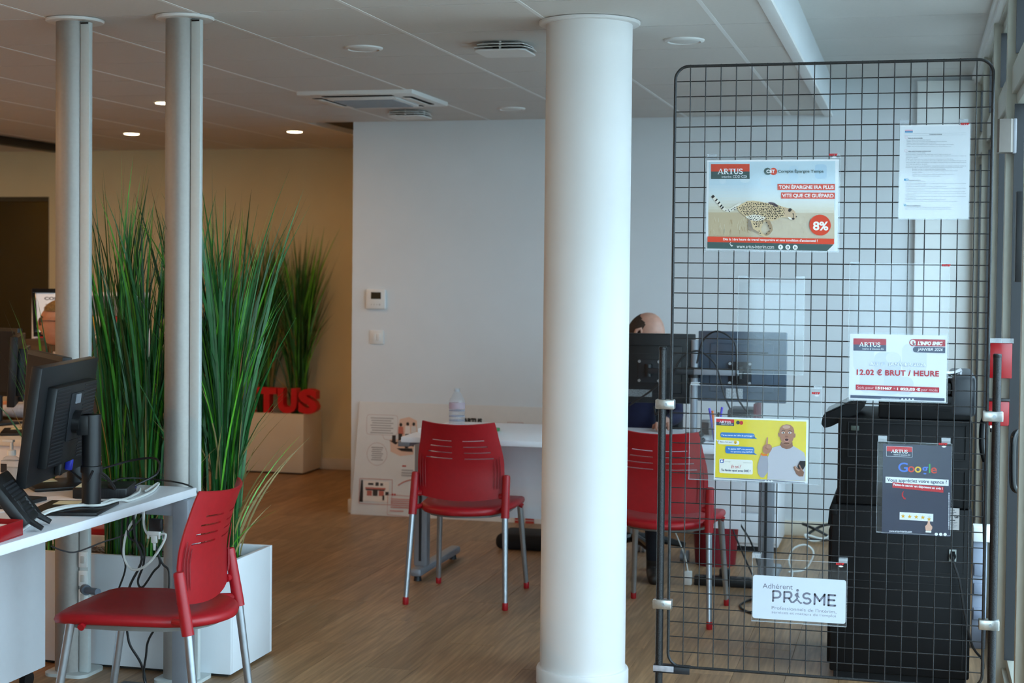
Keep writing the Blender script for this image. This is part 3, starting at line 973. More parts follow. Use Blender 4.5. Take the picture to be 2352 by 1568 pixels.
    return t
ch0 = make_chair('red plastic visitor chair in the foreground, side on, drawn up to the left desk')
ch0.location = (-2.34, 4.50, 0)
ch0.rotation_euler = (0, 0, R(94))
def place_chair(x, y, rz, label):
    c = copy_tree(ch0)
    c.location, c.rotation_euler, c['label'] = (x, y, 0), (0, 0, R(rz)), label
    return c
place_chair(-1.995, 6.955, 1.5, 'red plastic visitor chair seen from behind between grass and round column')
place_chair(-1.045, 6.87, -3.3, 'red plastic visitor chair seen from behind through the wire grid')
place_chair(-3.27, 5.945, 0, 'red chair barely visible behind the monitors on the left desk')

# ------------------------------------------------------------------ wire grid display panel
gx0, gx1, gz0, gz1, gy = -.780, .226, .207, 2.200, 5.135
t = thing('grid_panel', 'dark wire grid display panel on two tube posts hung with notices', 'display panel', ((gx0 + gx1) / 2, gy, 0))
MB().tube([(p[0], gy, p[1]) for p in rrect(gx0, gx1, gz0, gz1, .045, 8)], .0049, 10, closed=True).build('outer_frame', HAMMER, t)
w0 = None
for k in range(1, 20):
    x = gx0 + (gx1 - gx0) * k / 20
    if w0 is None:
        w0 = MB().cyl((0, 0, gz0), (0, 0, gz1 + .005), 0.0018, n=8).build('wire', HAMMER, t, world=False)
        w0.location = (x - t.location.x, -.0017, 0)
    else:
        share('wire', w0, t, (x - t.location.x, -.0017, 0))
w1 = None
for k in range(1, 40):
    z = gz0 + (gz1 - gz0) * k / 40
    if w1 is None:
        w1 = MB().cyl((gx0, 0, 0), (gx1, 0, 0), 0.0018, n=8).build('wire', HAMMER, t, world=False)
        w1.location = (-t.location.x, .0019, z)
    else:
        share('wire', w1, t, (-t.location.x, .0019, z))
for px, zs_ in ((gx0 - .030, (1.082, .414)), (gx1 + .028, (1.076, .414))):
    ps = MB().cyl((px, gy, 0), (px, gy, 1.27), .0128, n=24).build('post', HAMMER, t)
    MB().lathe([(.0128, 0), (.0135, .002), (.0135, .009), (.011, .012)], (px, gy, 1.262), 24).build('post_cap', BLK, ps)
    MB().box(px - .03, px + .03, gy - .28, gy + .28, 0, .012, bev=.003).build('post_foot', HAMMER, t)
    for z in zs_:
        a, b_ = (px - .021, gx0 + .012) if px < 0 else (gx1 - .014, px + .021)
        c_ = MB().box(a, b_, gy - .0165, gy + .0165, z - .016, z + .016, bev=.003).build('clamp', ZINC, t)
        MB().cyl(((a + b_) / 2 + .004, gy - .0165, z), ((a + b_) / 2 + .004, gy - .0195, z), .005, n=12).build('clamp_screw', STEEL, c_)
px = gx0 - .030
b_ = MB().box(px - .016, gx0 + .075, gy - .018, gy - .014, .186, .211, bev=.001).box(px - .016, gx0 + .075, gy - .018, gy + .012, .208, .211).build('angle_bracket', BLK2, t)
MB().box(px - .017, gx0 + .022, gy - .0205, gy - .0175, .191, .210, bev=.001).build('tape_strip', M('grey_tape', '#a9a7ad', 0.5, var=.15, scale=60), t)
# ------------------------------------------------------------------ notices on the grid, each in its own clear holder
YP = 5.118
def holder(label, x0, x1, z0, z1, hooks=(), pocket=None, logo=None):
    """clear acrylic sheet with two hooks over a wire of the grid"""
    t = thing('sign_holder', label, 'sign holder', ((x0 + x1) / 2, YP + .004, z0), group='clear sign holders on the grid')
    MB().box(x0, x1, YP + .003, YP + .0045, z0, z1).build('back_sheet', ACRY, t)
    if pocket:
        MB().box(x0, x1, YP - .004, YP - .0028, z0, pocket).build('front_sheet', ACRY, t)
        MB().box(x0, x1, YP - .004, YP + .0045, z0 - .0012, z0 + .0006).build('bottom_fold', ACRY2, t)
    e = MB()
    e.box(x0 - .0006, x0 + .0006, YP + .0025, YP + .005, z0, z1).box(x1 - .0006, x1 + .0006, YP + .0025, YP + .005, z0, z1)
    e.box(x0, x1, YP + .0025, YP + .005, z1 - .0006, z1 + .0006).build('edge', ACRY2, t)
    for hx, hz in hooks:
        MB().box(hx - .014, hx + .014, YP + .003, YP + .0045, z1, hz).box(hx - .014, hx + .014, YP + .0045, gy + .012, hz - .0012, hz).box(hx - .014, hx + .014, gy + .0105, gy + .012, hz - .012, hz).build('hook', ACRY2, t)
    if logo:
        lx, lz = logo
        p = Print((0, 0), (30, 0), (0, 20), .030, .020, lambda u, v, h, a=lx, b=lz: (a - .015 + u, YP - .0042 - h, b + .010 + v))
        p.text('RETIF', 1, 0, 27, 7, '#c8171e', .07).up()
        p.poly([(9, 11), (14, 9), (20, 9), (25, 11), (20, 14), (14, 14)], '#e6e6ea')
        p.build(t, 'maker_mark')
    return t
def sheet(name, label, x0, x1, z0, z1, col='#eceef2', y=YP, rad=0, th=.0008):
    t = thing(name, label, 'poster' if name == 'poster' else 'sign', ((x0 + x1) / 2, y, z0))
    m_ = mat('sheet_' + col.strip('#'), col, 0.55, var=.01, scale=12)
    b = MB()
    if rad: b.prism(rrect(x0, x1, z0, z1, rad), y - th, y, 'y')
    else: b.box(x0, x1, y - th, y, z0, z1)
    b.build('sheet', m_, t)
    return t
RD, RD2, SL, NV = '#c8202c', '#dc4426', '#44506a', '#3f4656'
def artus_logo(p, x0, y0, x1, y1, sub, top=RD, low=SL, dy=0.0, border=None):
    h, w_ = y1 - y0, x1 - x0
    if border:
        p.poly([(x0 - 5, y0 - 5), (x1 + 5, y0 - 5 + dy), (x1 + 5, y1 + 5 + dy), (x0 - 5, y1 + 5)], border).up()
    p.rect(x0, y0, x1, y0 + h * .5, top, dy)
    p.rect(x0, y0 + h * .5, x1, y1, low, dy).up()
    p.serif('ARTUS', x0 + w_ * .17, y0 + h * .31, x1 - w_ * .17, y0 + h * .67, '#f6f6f8', dy * .66)
    p.text(sub, x0 + w_ * .28, y0 + h * .75, x1 - w_ * .07, y0 + h * .92, '#e8eaf0', .0, dy=dy * .65).up()

# --- cheetah notice (A3 landscape)
x0, x1, z0, z1 = -.670, -.245, 1.594, 1.889
holder('clear holder around the cheetah notice, upper left of the grid', x0 - .003, x1 + .004, z0 - .003, z1 + .012, ((-.655, 1.909), (-.258, 1.907)), z1 - .004, (-.262, 1.897))
t = sheet('poster', 'white notice with a running cheetah and a red 8% disc', x0, x1, z0, z1)
p = Print((155, 172), (1978, 150), (130, 1430), x1 - x0, z1 - z0, facing_front(x0, z1, YP - .0008))
p.rect(182, 195, 1925, 860, '#c9dce6', -20); p.rect(170, 880, 1912, 1240, '#cdb592', 4).up()
rng = random.Random(3)
for k in range(9):                                         # soft sky bands and dry grass streaks
    p.rect(180 - k, 520 + k * 42, 1920 - k, 562 + k * 42, ['#d0dfe7', '#d5e1e6', '#dae3e5', '#dee4e3', '#e1e3de', '#e3e0d6', '#e3dccd', '#e0d6c2', '#dbcdb4'][k], -12)
for x, y, a_, b_, col in ((330, 240, 90, 260, '#d4e2ea'), (620, 300, 130, 180, '#d8e4ea'), (900, 400, 150, 120, '#d3e1e8'), (1300, 240, 120, 200, '#bfd6e4'), (1650, 220, 160, 200, '#b5d0e2')):
    p.rr(x, y, x + a_, y + b_, 40, col)
for col in ('#d8c6a6', '#c0a37c', '#e0d4ba', '#b99a72'):
    for k in range(30):
        x = rng.uniform(180, 1880); y = rng.uniform(930, 1170)
        p.strip([(x, y + 60), (x + rng.uniform(-20, 20), y)], rng.uniform(3, 9), col)
p.up()
artus_logo(p, 213, 224, 752, 432, 'interim CDD CDI', RD2, '#3f5654', -4)
p.ell(1003, 322, 50, 50, '#3f5654').up().ell(1084, 322, 50, 50, RD2).up()
p.text('CET', 985, 297, 1102, 345, '#f6f6f6', .04).up()
p.text('Compte Épargne Temps', 1144, 290, 1768, 350, '#3f5654', .02, dy=-4)
p.rect(1138, 494, 1922, 578, RD2, -4).rect(1187, 610, 1920, 695, RD2, -3).up()
p.text('TON ÉPARGNE IRA PLUS', 1155, 500, 1906, 562, '#f6f0ee', .03, dy=-4)
p.text('VITE QUE CE GUÉPARD', 1200, 616, 1904, 686, '#f6f0ee', .03, dy=-3).up()
# the cheetah: tail, body, legs, head
FUR, FUR2 = '#d6bd96', '#ece4d6'
tail = [(228, 665), (262, 705), (300, 745), (345, 800), (395, 850), (440, 870), (500, 855), (560, 820), (640, 780)]
p.strip(tail, [44, 46, 44, 42, 40, 42, 48, 56, 70], FUR2).up()
for i, (x, y) in enumerate(((240, 678), (287, 725), (322, 765), (352, 806), (372, 832))):
    a, q = Vector((.72, .69)), Vector((-.69, .72))
    c_ = Vector((x, y))
    w_ = 17 if i == 0 else 10
    p.poly([tuple(c_ + a * w_ + q * 21), tuple(c_ + a * w_ - q * 21), tuple(c_ - a * w_ - q * 21), tuple(c_ - a * w_ + q * 21)], '#221d1c')
p.poly([(730, 1000), (780, 990), (830, 1060), (800, 1140), (735, 1130), (725, 1080)], '#8d7f72')
p.poly([(560, 830), (640, 775), (720, 735), (800, 728), (900, 742), (1000, 760), (1090, 762), (1160, 790), (1230, 815), (1290, 830), (1300, 930), (1250, 955), (1180, 955), (1130, 985), (1060, 1010), (980, 1005), (940, 1040), (905, 1110), (920, 1170), (975, 1215), (1040, 1232), (960, 1236), (870, 1190), (800, 1130), (780, 1060), (760, 1000), (690, 950), (620, 890)], FUR)
p.poly([(960, 990), (1030, 1000), (1060, 1070), (1072, 1130), (1030, 1190), (985, 1215), (955, 1205), (990, 1160), (1030, 1130), (1010, 1070)], '#a88e70')
p.poly([(735, 1085), (800, 1120), (870, 1160), (900, 1190), (860, 1180), (780, 1140), (730, 1135)], '#9c8a78').up()
p.poly([(690, 950), (760, 1000), (830, 1010), (930, 1000), (980, 960), (900, 930), (800, 920)], FUR2)
p.poly([(1000, 760), (1030, 745), (1090, 752), (1150, 795), (1120, 815), (1050, 780)], '#5d4f58').up()
def in_poly(x, y, P_):
    c_ = False
    for i in range(len(P_)):
        (xa, ya), (xb, yb) = P_[i - 1], P_[i]
        if (ya > y) != (yb > y) and x < (xb - xa) * (y - ya) / (yb - ya) + xa: c_ = not c_
    return c_
body = [(600, 835), (720, 745), (900, 752), (1090, 775), (1260, 830), (1255, 930), (1120, 975), (980, 990), (925, 1050), (880, 1100), (810, 1100), (790, 1020), (640, 890)]
for gyy in range(740, 1110, 23):
    for gxx in range(590, 1270, 25):
        x, y = gxx + rng.uniform(-7, 7) + (12 if (gyy // 23) % 2 else 0), gyy + rng.uniform(-6, 6)
        if in_poly(x, y, body):
            p.ell(x, y, rng.uniform(6.5, 10), rng.uniform(6, 9.5), '#241c1a', 7)
for x, y in ((420, 868), (455, 862), (470, 882), (500, 858), (520, 845), (545, 828), (545, 856), (575, 815), (580, 840), (985, 1030), (1010, 1075), (1035, 1110), (1020, 1150), (985, 1185), (880, 1150), (900, 1180)):
    p.ell(x, y, 8, 8, '#2a2220', 7)
p.poly([(1235, 820), (1300, 828), (1340, 840), (1375, 870), (1390, 915), (1405, 945), (1385, 965), (1365, 990), (1320, 985), (1270, 960), (1235, 930)], '#cbb092').up()
p.poly([(1280, 870), (1290, 835), (1320, 826), (1335, 850), (1310, 880)], '#2a2422')
p.strip([(1358, 905), (1352, 940), (1350, 968)], 9, '#2c2523'); p.ell(1350, 905, 11, 7, '#201a18', 10)
p.ell(1352, 972, 20, 13, '#2c2523', 12); p.ell(1396, 944, 10, 8, '#2c2523', 10)
p.poly([(1275, 945), (1320, 955), (1340, 985), (1300, 980)], '#efe8de').up()
p.ell(1718, 1055, 146, 143, RD2, 40).up().text('8%', 1622, 1005, 1830, 1128, '#f8f6f4', .03)
p.rect(160, 1236, 1908, 1312, RD2, 3).rect(158, 1312, 1908, 1402, '#3f5654', 6).up()
p.poly([(1812, 1409), (1908, 1310), (1908, 1409)], '#e4e6ea').up()
p.text("Dès la 1ère heure de travail temporaire et sans condition d'ancienneté !", 380, 1250, 1684, 1296, '#f8eeea', .02, dy=2)
p.text('www.artus-interim.com', 568, 1342, 1085, 1392, '#eef0f0', .0)
p.strip([(487, 1310), (474, 1330), (484, 1352), (502, 1362)], 8, '#eef0f0').poly([(495, 1344), (520, 1360), (492, 1374)], '#eef0f0')
for x, s_ in ((1177, 'f'), (1277, 'o'), (1378, 'in')):
    p.ell(x, 1366, 34, 34, '#eef0f0').up()
    p.text(s_, x - (9 if s_ == 'f' else 15), 1348, x + (9 if s_ == 'f' else 15), 1384, '#3f5654', .03)
    p.k -= 1
p.build(t)

# --- page of fire instructions (A4 portrait)
x0, x1, z0, z1 = -.056, .158, 1.699, 1.995
holder('clear holder around the page of instructions at the upper right', x0 - .002, x1 + .002, z0 - .002, z1 + .004, ((-.043, 2.013), (.138, 2.013)), z1 - .004, (.143, 1.990))
t = sheet('poster', 'densely typed page with blue icons hung at the grid top right', x0, x1, z0, z1)
p = Print((110, 165), (1055, 160), (98, 1470), x1 - x0, z1 - z0, facing_front(x0, z1, YP - .0008))
p.rect(176, 228, 282, 248, '#e9b8cc').rect(174, 248, 282, 266, '#2f8fc0')
p.text('CONSIGNES INCENDIE', 505, 288, 676, 302, '#50525a', .03)
for y in (283, 308): p.strip([(165, y), (1000, y - 6)], 2, '#9a9ca4')
LN = [(345, 'Alerte et alarme incendie', 215, 415, 1), (370, 'Donner l\'alarme et/ou déclencher l\'alarme', 200, 522, 0), (393, 'Appeler le 18 ou le 112 et suivre les consignes qui vous sont données', 200, 745, 0), (416, 'Attendre l\'accord des pompiers avant de raccrocher', 200, 604, 0), (438, 'Sortir des locaux sans délai et dans le calme en suivant les consignes d\'évacuation', 200, 836, 0), (460, 'S\'assurer que tous les occupants proches évacuent en même temps que vous', 200, 802, 0), (528, 'Lutte contre l\'incendie, conduite à tenir', 218, 532, 1), (552, 'Ne jamais mettre sa vie en danger', 192, 458, 0), (573, 'Ne jamais essayer d\'éteindre un feu de gaz (gaz naturel, butane, propane, etc.)', 192, 806, 0), (595, 'Respecter une distance d\'au moins 2 m pour un extincteur à poudre et d\'au moins 1 m pour un', 192, 1005, 0), (618, 'extincteur à mousse', 192, 350, 0), (640, 'Diriger le jet d\'extinction vers la base des flammes mais jamais sur une fuite de gaz', 192, 836, 0), (663, 'En cas d\'échec des moyens de première intervention, refermer la porte et les fenêtres de la pièce où se', 192, 1005, 0), (686, 'trouve l\'incendie si elles sont accessibles sans risque, et évacuer les lieux en fermant toutes les portes', 192, 1005, 0), (709, 'sur le trajet sans jamais les verrouiller', 192, 484, 0), (735, 'Si le feu se trouve sur la voie d\'évacuation et empêche la sortie, s\'en éloigner en fermant toutes les', 192, 1005, 0), (755, 'portes sur le trajet et essayer de s\'abriter si possible dans une pièce comportant une arrivée d\'eau', 192, 955, 0), (778, 'Boucher tous les interstices avec des serviettes mouillées', 282, 730, 0), (801, 'Boucher les orifices d\'aération pour empêcher la fumée d\'entrer dans la pièce', 282, 890, 0), (826, 'Mouiller la porte', 282, 410, 0), (850, 'S\'allonger sur le sol pour respirer le plus longtemps possible de l\'air frais', 282, 842, 0), (873, 'Placer un tissu mouillé devant le nez et la bouche', 282, 664, 0), (932, 'Évacuation des lieux', 236, 392, 1), (955, 'Ne pas paniquer, garder son calme', 190, 460, 0), (976, 'Évacuer avec les collègues présents, ne laisser personne derrière soi notamment les personnes', 190, 1005, 0), (999, 'handicapées ou à mobilité réduite', 190, 455, 0), (1022, 'Ne jamais emprunter les ascenseurs ou les monte-charges pour évacuer', 190, 748, 0), (1045, 'Ne jamais s\'aventurer dans la fumée (risque de se perdre en l\'absence de repères, risques de brûlures', 190, 1005, 0), (1068, 'externes et internes, d\'asphyxie)', 190, 442, 0), (1090, 'Toujours se diriger vers la sortie et les issues de secours et ne jamais revenir vers l\'origine de l\'incendie', 190, 992, 0), (1113, 'Toujours toucher une porte avant de l\'ouvrir : si elle est brûlante ne pas l\'ouvrir et utiliser un autre', 190, 1005, 0), (1136, 'itinéraire de sortie', 190, 330, 0), (1158, 'Toujours ouvrir les portes avec précaution : les refermer s\'il existe une pression ou si la zone derrière le', 190, 1005, 0), (1181, 'sont enfumés', 190, 330, 0), (1204, 'Toujours refermer toutes les portes ouvertes sans jamais les verrouiller', 190, 740, 0), (1226, 'Évacuer en rampant ou se rapprochant le plus possible du sol s\'il y a une fumée importante', 190, 890, 0), (1290, 'Point de rassemblement', 203, 395, 1), (1312, 'Au point de rassemblement, s\'assurer que tous vos collègues sont bien présents', 185, 812, 0), (1335, 'Signaler aux secours, ou au responsable d\'évacuation, toute personne absente', 185, 800, 0)]
for y, s_, xa, xb, bd in LN:
    p.text(s_, xa, y - 8, xb, y + 7, '#4b4d55' if bd else '#80828c', .04 if bd else .0)
for x, y in ((178, 318), (175, 505)):
    p.strip([(x, y), (x + 30, y), (x + 30, y + 30), (x, y + 30)], 3, '#e0a0b0', closed=True)
p.rect(168, 912, 228, 940, '#2f8fc0').rect(166, 1266, 198, 1294, '#2f9fc0').up()
p.poly([(196, 920), (222, 920), (222, 932), (196, 932)], '#eaf2f6').ell(182, 1280, 9, 9, '#eaf2f6', 12)
p.build(t)

# --- empty holder
holder('empty clear holder in the middle of the grid', -.562, -.348, 1.192, 1.506, ((-.548, 1.512), (-.362, 1.512)), 1.19 + .30)

# --- minimum-wage notice (A4 landscape)
x0, x1, z0, z1 = -.202, .100, 1.117, 1.329
holder('tall clear holder around the minimum wage notice', -.206, .104, 1.115, 1.556, ((-.19, 1.56), (.09, 1.56)), 1.335, (.094, 1.545))
t = sheet('poster', 'white notice with large red text 12.02 € BRUT / HEURE', x0, x1, z0, z1)
p = Print((178, 210), (1922, 228), (165, 1405), x1 - x0, z1 - z0, facing_front(x0, z1, YP - .0008))
for a, b_, c_, d_, col in ((250, 330, 620, 900, '#dde2ec'), (620, 540, 1100, 1300, '#d6dde8'), (1120, 380, 1560, 900, '#dfe4ee'), (360, 900, 800, 1280, '#dfe3ed'), (1000, 980, 1330, 1300, '#d9dfe9')):
    p.rr(a, b_, c_, d_, 120, col)
p.up().ell(960, 640, 130, 110, '#e3e7ef').up()
artus_logo(p, 244, 292, 836, 515, 'Intérim & Solutions RH', '#b81f33', SL, 6)
p.poly(arc(1312, 358, 62, 62, 90, 270) + [(1888, 300), (1888, 424)], '#b81f33')
p.poly(arc(1368, 482, 52, 52, 90, 270) + [(1888, 436), (1888, 540)], SL).up()
p.ell(1314, 356, 50, 48, '#f2f2f6').rect(1316, 372, 1364, 405, '#f2f2f6').up().text('i', 1306, 332, 1326, 386, '#b81f33', .08)
p.text("L'INFO SMIC", 1396, 334, 1840, 405, '#f6f6fa', .06, .22).text('JANVIER 2026', 1396, 450, 1842, 520, '#eceef4', .01, .22)
p.text('AU 1   JANVIER 2026', 536, 716, 1556, 800, '#b3c0d2', .07).text('ER', 766, 712, 822, 760, '#c4cede', .05).up()
p.text('AU 1   JANVIER 2026', 540, 720, 1552, 798, '#eef2f8', .02)
p.text('12.02 € BRUT / HEURE', 308, 846, 1780, 955, '#b81f33', .03, dy=8, space=1.08)
p.rect(293, 1130, 1786, 1222, '#b81f33', 26).up()
p.text('Soit pour', 322, 1152, 622, 1218, '#f4dde2', -.01, dy=4).text('151H67', 648, 1160, 945, 1212, '#ffffff', .05, dy=5).text('=', 974, 1180, 1004, 1200, '#f4dde2').text('1 823,03 €', 1034, 1168, 1450, 1228, '#ffffff', .05, dy=6).text('par mois', 1474, 1180, 1756, 1238, '#f4dde2', -.01, dy=5)
p.rect(196, 1322, 1882, 1372, SL, 26).up().text('www.artus-interim.com', 748, 1356, 1072, 1386, '#dfe4ee', .0, dy=4)
for x in (1130, 1194, 1258, 1320): p.ell(x, 1379, 19, 17, '#eef0f6', 14)
p.build(t)

# --- yellow referral notice (A4 landscape)
x0, x1, z0, z1 = -.633, -.328, .840, 1.047
holder('wide clear holder around the yellow notice', -.716, -.288, .838, 1.150, ((-.70, 1.158), (-.30, 1.158)), 1.06, (-.305, 1.128))
t = sheet('poster', 'yellow notice with a pointing man in a grey sweater', x0, x1, z0, z1)
p = Print((530, 185), (2047, 235), (514, 1228), x1 - x0, z1 - z0, facing_front(x0, z1, YP - .0008))
p.poly([(556, 215), (2010, 262), (1995, 1240), (536, 1190)], '#e8cf22').up()
artus_logo(p, 556, 215, 848, 325, 'interim CDD CDI', '#cf2330', '#3e4252', 14)
p.ell(911, 280, 30, 32, '#3b3e4c', 20).up().ell(966, 284, 30, 33, '#cf2330', 20)
BL = '#2a78c0'
p.poly([(q[0], q[1] + (q[0] - 625) * .04) for q in rrect(625, 1180, 440, 526, 32)], BL).poly([(1130, 540), (1180, 515), (1224, 552)], BL)
p.poly([(q[0], q[1] + (q[0] - 580) * .04) for q in rrect(580, 932, 568, 638, 32)], '#eceae6').poly([(552, 560), (600, 570), (588, 610)], '#eceae6')
p.poly([(q[0], q[1] + (q[0] - 706) * .04) for q in rrect(706, 1176, 668, 790, 32)], BL).poly([(1120, 806), (1174, 780), (1220, 812)], BL)
p.poly([(q[0], q[1] + (q[0] - 605) * .04) for q in rrect(605, 1150, 880, 1118, 24)], '#edeae0').up()
p.text("T'es au courant de l'offre de parrainage ?", 640, 470, 1160, 508, '#e6eef8', .02, dy=16)
p.text("Non, c'est quoi ?", 622, 585, 830, 618, '#5a5c60', .01, dy=6).ell(869, 608, 24, 26, '#f0c030', 20)
p.text('Tu gagnes 50€* si tu parraines', 748, 698, 1156, 732, '#e6eef8', .02, dy=14).text('une personne chez ARTUS !', 792, 746, 1156, 780, '#e6eef8', .02, dy=10)
p.rr(620, 896, 676, 948, 5, '#2456a4').up().ell(648, 922, 18, 17, '#eef2f8', 16).ell(677, 896, 11, 12, '#cf2330', 14)
p.ell(869, 620, 7, 9, '#4a3420', 10).ell(860, 602, 4, 4, '#4a3420', 8).ell(879, 602, 4, 4, '#4a3420', 8)
p.text('message', 692, 918, 790, 940, '#a8a49a', -.005, dy=3).text('maintenant', 998, 932, 1134, 950, '#a8a49a', -.005, dy=3)
p.text('Et toi ?', 798, 982, 962, 1036, '#c02a38', .0, .35).text('Tu ferais quoi avec 50€ ?', 636, 1044, 1114, 1096, '#34405a', .02, dy=16).up()
SK, SK2, GY1, GY2 = '#a5725a', '#8a5c48', '#b6b5bd', '#9a99a3'
p.poly([(1470, 690), (1590, 655), (1700, 700), (1800, 660), (1900, 720), (1975, 770), (1998, 860), (1990, 1235), (1385, 1215), (1400, 1000), (1385, 870), (1430, 760)], GY1)
p.poly([(1290, 800), (1390, 830), (1400, 960), (1395, 1090), (1330, 1185), (1275, 1180), (1235, 1120), (1225, 1010), (1250, 900)], GY2)
p.poly([(1605, 600), (1790, 600), (1790, 640), (1800, 665), (1750, 705), (1690, 715), (1620, 690), (1590, 650)], SK2).up()
p.poly([(1582, 420), (1590, 370), (1625, 325), (1690, 306), (1755, 315), (1800, 355), (1818, 410), (1818, 500), (1800, 560), (1775, 610), (1730, 650), (1680, 655), (1630, 620), (1600, 560), (1585, 500)], SK)
p.ell(1574, 478, 13, 38, SK, 16, -.1).ell(1825, 492, 14, 38, SK, 16, .1).up()
p.ell(1692, 350, 62, 30, '#c39a86', 20)
for x in (1640, 1748):
    p.ell(x, 446, 26, 15, '#e8e0da', 16)
p.strip([(1615, 418), (1640, 402), (1672, 410)], 9, '#33241e').strip([(1718, 416), (1750, 408), (1786, 426)], 9, '#33241e').up()
for x in (1642, 1746): p.ell(x, 447, 12, 13, '#2a1d18', 12)
p.ell(1696, 508, 28, 14, SK2, 14).strip([(1690, 440), (1684, 490), (1676, 508)], 6, SK2)
p.ell(1698, 566, 38, 30, '#c58a80', 20).up().ell(1698, 560, 30, 20, '#3a1f1d', 18).ell(1692, 620, 50, 14, '#6d4636', 16)
p.strip([(1376, 660), (1384, 560), (1390, 522)], [34, 26, 18], '#b98a72').poly([(1315, 680), (1350, 640), (1420, 632), (1455, 660), (1458, 720), (1420, 780), (1370, 800), (1318, 770)], '#a97a62').up()
for k in range(3): p.strip([(1390 + k * 22, 650), (1385 + k * 22, 705)], 18, '#b98a72')
p.strip([(1350, 690), (1400, 720)], 20, '#9a6a54')
p.strip([(1282, 790), (1320, 815), (1385, 812)], 32, '#e07a2c').up()
p.poly([(1870, 990), (1910, 905), (1996, 905), (1996, 980), (1960, 1050), (1880, 1040)], '#1e1c20').poly([(1805, 1010), (1830, 985), (1880, 1030), (1950, 1060), (1975, 1090), (1960, 1160), (1900, 1160), (1850, 1120)], '#7d5a4a').up()
p.strip([(1830, 990), (1850, 1040), (1900, 1070)], 22, '#b08a78').strip([(1895, 970), (1925, 1030), (1950, 1060)], 20, '#9a7262')
p.poly([(536, 1190), (1400, 1222), (1990, 1262), (1985, 1270), (536, 1200)], '#6d7280').up()
for x in (1360, 1408, 1456): p.ell(x, 1244, 18, 12, '#eef0f4', 14)
p.build(t)

# --- review notice (A4 portrait, navy)
x0, x1, z0, z1 = -.104, .119, .688, .984
holder('clear holder around the navy review notice in front of the printer', -.109, .121, .694, .985, ((-.094, 1.003), (.102, 1.003)), .980, (.094, .978))
t = sheet('poster', 'navy notice with coloured search company name and gold stars', x0 + .012, x1, z0 + .002, z1 - .006, '#31374c')
p = Print((165, 195), (1045, 220), (152, 1388), x1 - x0 - .012, z1 - z0 - .008, facing_front(x0 + .012, z1 - .006, YP - .0008))
artus_logo(p, 212, 226, 540, 356, 'Intérim & Solutions RH', '#cf2330', '#31374c', 10, '#c8ccd6')
for s_, xa, xb, ya, yb, col in (('G', 362, 486, 440, 566, '#4a78d8'), ('o', 488, 574, 488, 568, '#d8402f'), ('o', 576, 660, 490, 572, '#efbd1e'), ('g', 668, 748, 492, 610, '#4a78d8'), ('l', 757, 777, 456, 574, '#3aa552'), ('e', 784, 860, 500, 580, '#d8402f')):
    p.text(s_, xa, ya, xb, yb, col, .015)
p.rect(198, 630, 1012, 712, '#eef0f6', 30).up().text('Vous appréciez votre agence ?', 220, 648, 990, 708, '#3a4660', .02, dy=22)
p.poly([(290, 702), (948, 756), (945, 832), (288, 774)], '#c8202c').up().text('Faites-le savoir en déposant un avis !', 302, 716, 936, 756, '#f6eef0', .03, dy=46)
p.strip([(436, 820), (418, 850), (420, 885), (444, 915)], [6, 16, 18, 14], '#c8202c').poly([(424, 918), (462, 905), (460, 932)], '#c8202c')
p.poly([(385, 1098), (818, 1114), (816, 1216), (383, 1198)], '#eef1f6').up()
for k in range(4): p.star(429 + k * 85, 1152 + k * 4, 31, '#d9a520')
p.star(768, 1156, 30, '#cdd8e4').up().star(764, 1186, 30, '#d9a520').up()
p.poly([(752, 1210), (774, 1210), (778, 1248), (806, 1282), (806, 1305), (792, 1338), (722, 1336), (714, 1280), (742, 1250)], '#dcae98').poly([(722, 1338), (794, 1340), (794, 1362), (720, 1360)], '#f0eef0')
p.text('www.artus-interim.com', 248, 1338, 544, 1366, '#e2e6ee', .02, dy=4)
for x in (858, 915, 971): p.ell(x, 1382, 21, 21, '#eef0f4', 16)
for k in range(34): p.rect(1010, 830 + k * 14.4, 1024, 830 + k * 14.4 + rng.uniform(6, 11), '#d2d6de')
p.build(t)

# --- membership plate
x0, x1, z0, z1 = -.500, -.201, .390, .532
holder('clear holder around the white membership plate near the floor', -.503, -.198, .381, .587, ((-.490, .602), (-.212, .600)), .565, (-.220, .578))
t = sheet('plaque', 'white rounded plate reading Adhérent PRISME in grey', x0, x1, z0, z1, '#dfe6f2', rad=.008, th=.002)
p = Print((165, 478), (1932, 578), (158, 1328), x1 - x0, z1 - z0, facing_front(x0, z1, YP - .002))
G = '#77788a'
p.text('Adhérent', 350, 640, 926, 740, G, .0, dy=24)
def bar(a, b_, w_=38): p.strip([a, b_], w_, G); p.ell(*a, w_ / 2, w_ / 2, G, 16); p.ell(*b_, w_ / 2, w_ / 2, G, 16)
bar((555, 795), (552, 990)); p.strip([(555, 795)] + arc(640, 860, 54, 62, -90, 90) + [(556, 925)], 38, G)
bar((768, 808), (764, 1005)); p.strip([(768, 808)] + arc(850, 870, 54, 60, -90, 90) + [(770, 930)], 38, G); p.strip([(850, 930), (905, 1012), (940, 1012), (1010, 950)], 36, G)
p.ell(1018, 778, 26, 27, G); p.poly([(958, 870), (1005, 820), (1035, 822), (1035, 880), (1062, 915), (1045, 928), (1020, 905), (1035, 950), (1000, 962), (995, 912)], G); p.strip([(1020, 968), (1080, 1032), (1105, 1020)], 30, G)
p.strip(arc(1196, 886, 68, 52, -25, -270, 16) + arc(1196, 985, 70, 52, -90, 160, 16), 38, G)
for a, b_ in (((1345, 850), (1340, 1045)), ((1345, 850), (1435, 985)), ((1435, 985), (1532, 860)), ((1530, 858), (1524, 1058)), ((1606, 866), (1604, 1068)), ((1606, 866), (1730, 872)), ((1606, 964), (1715, 970)), ((1604, 1066), (1730, 1072))): bar(a, b_)
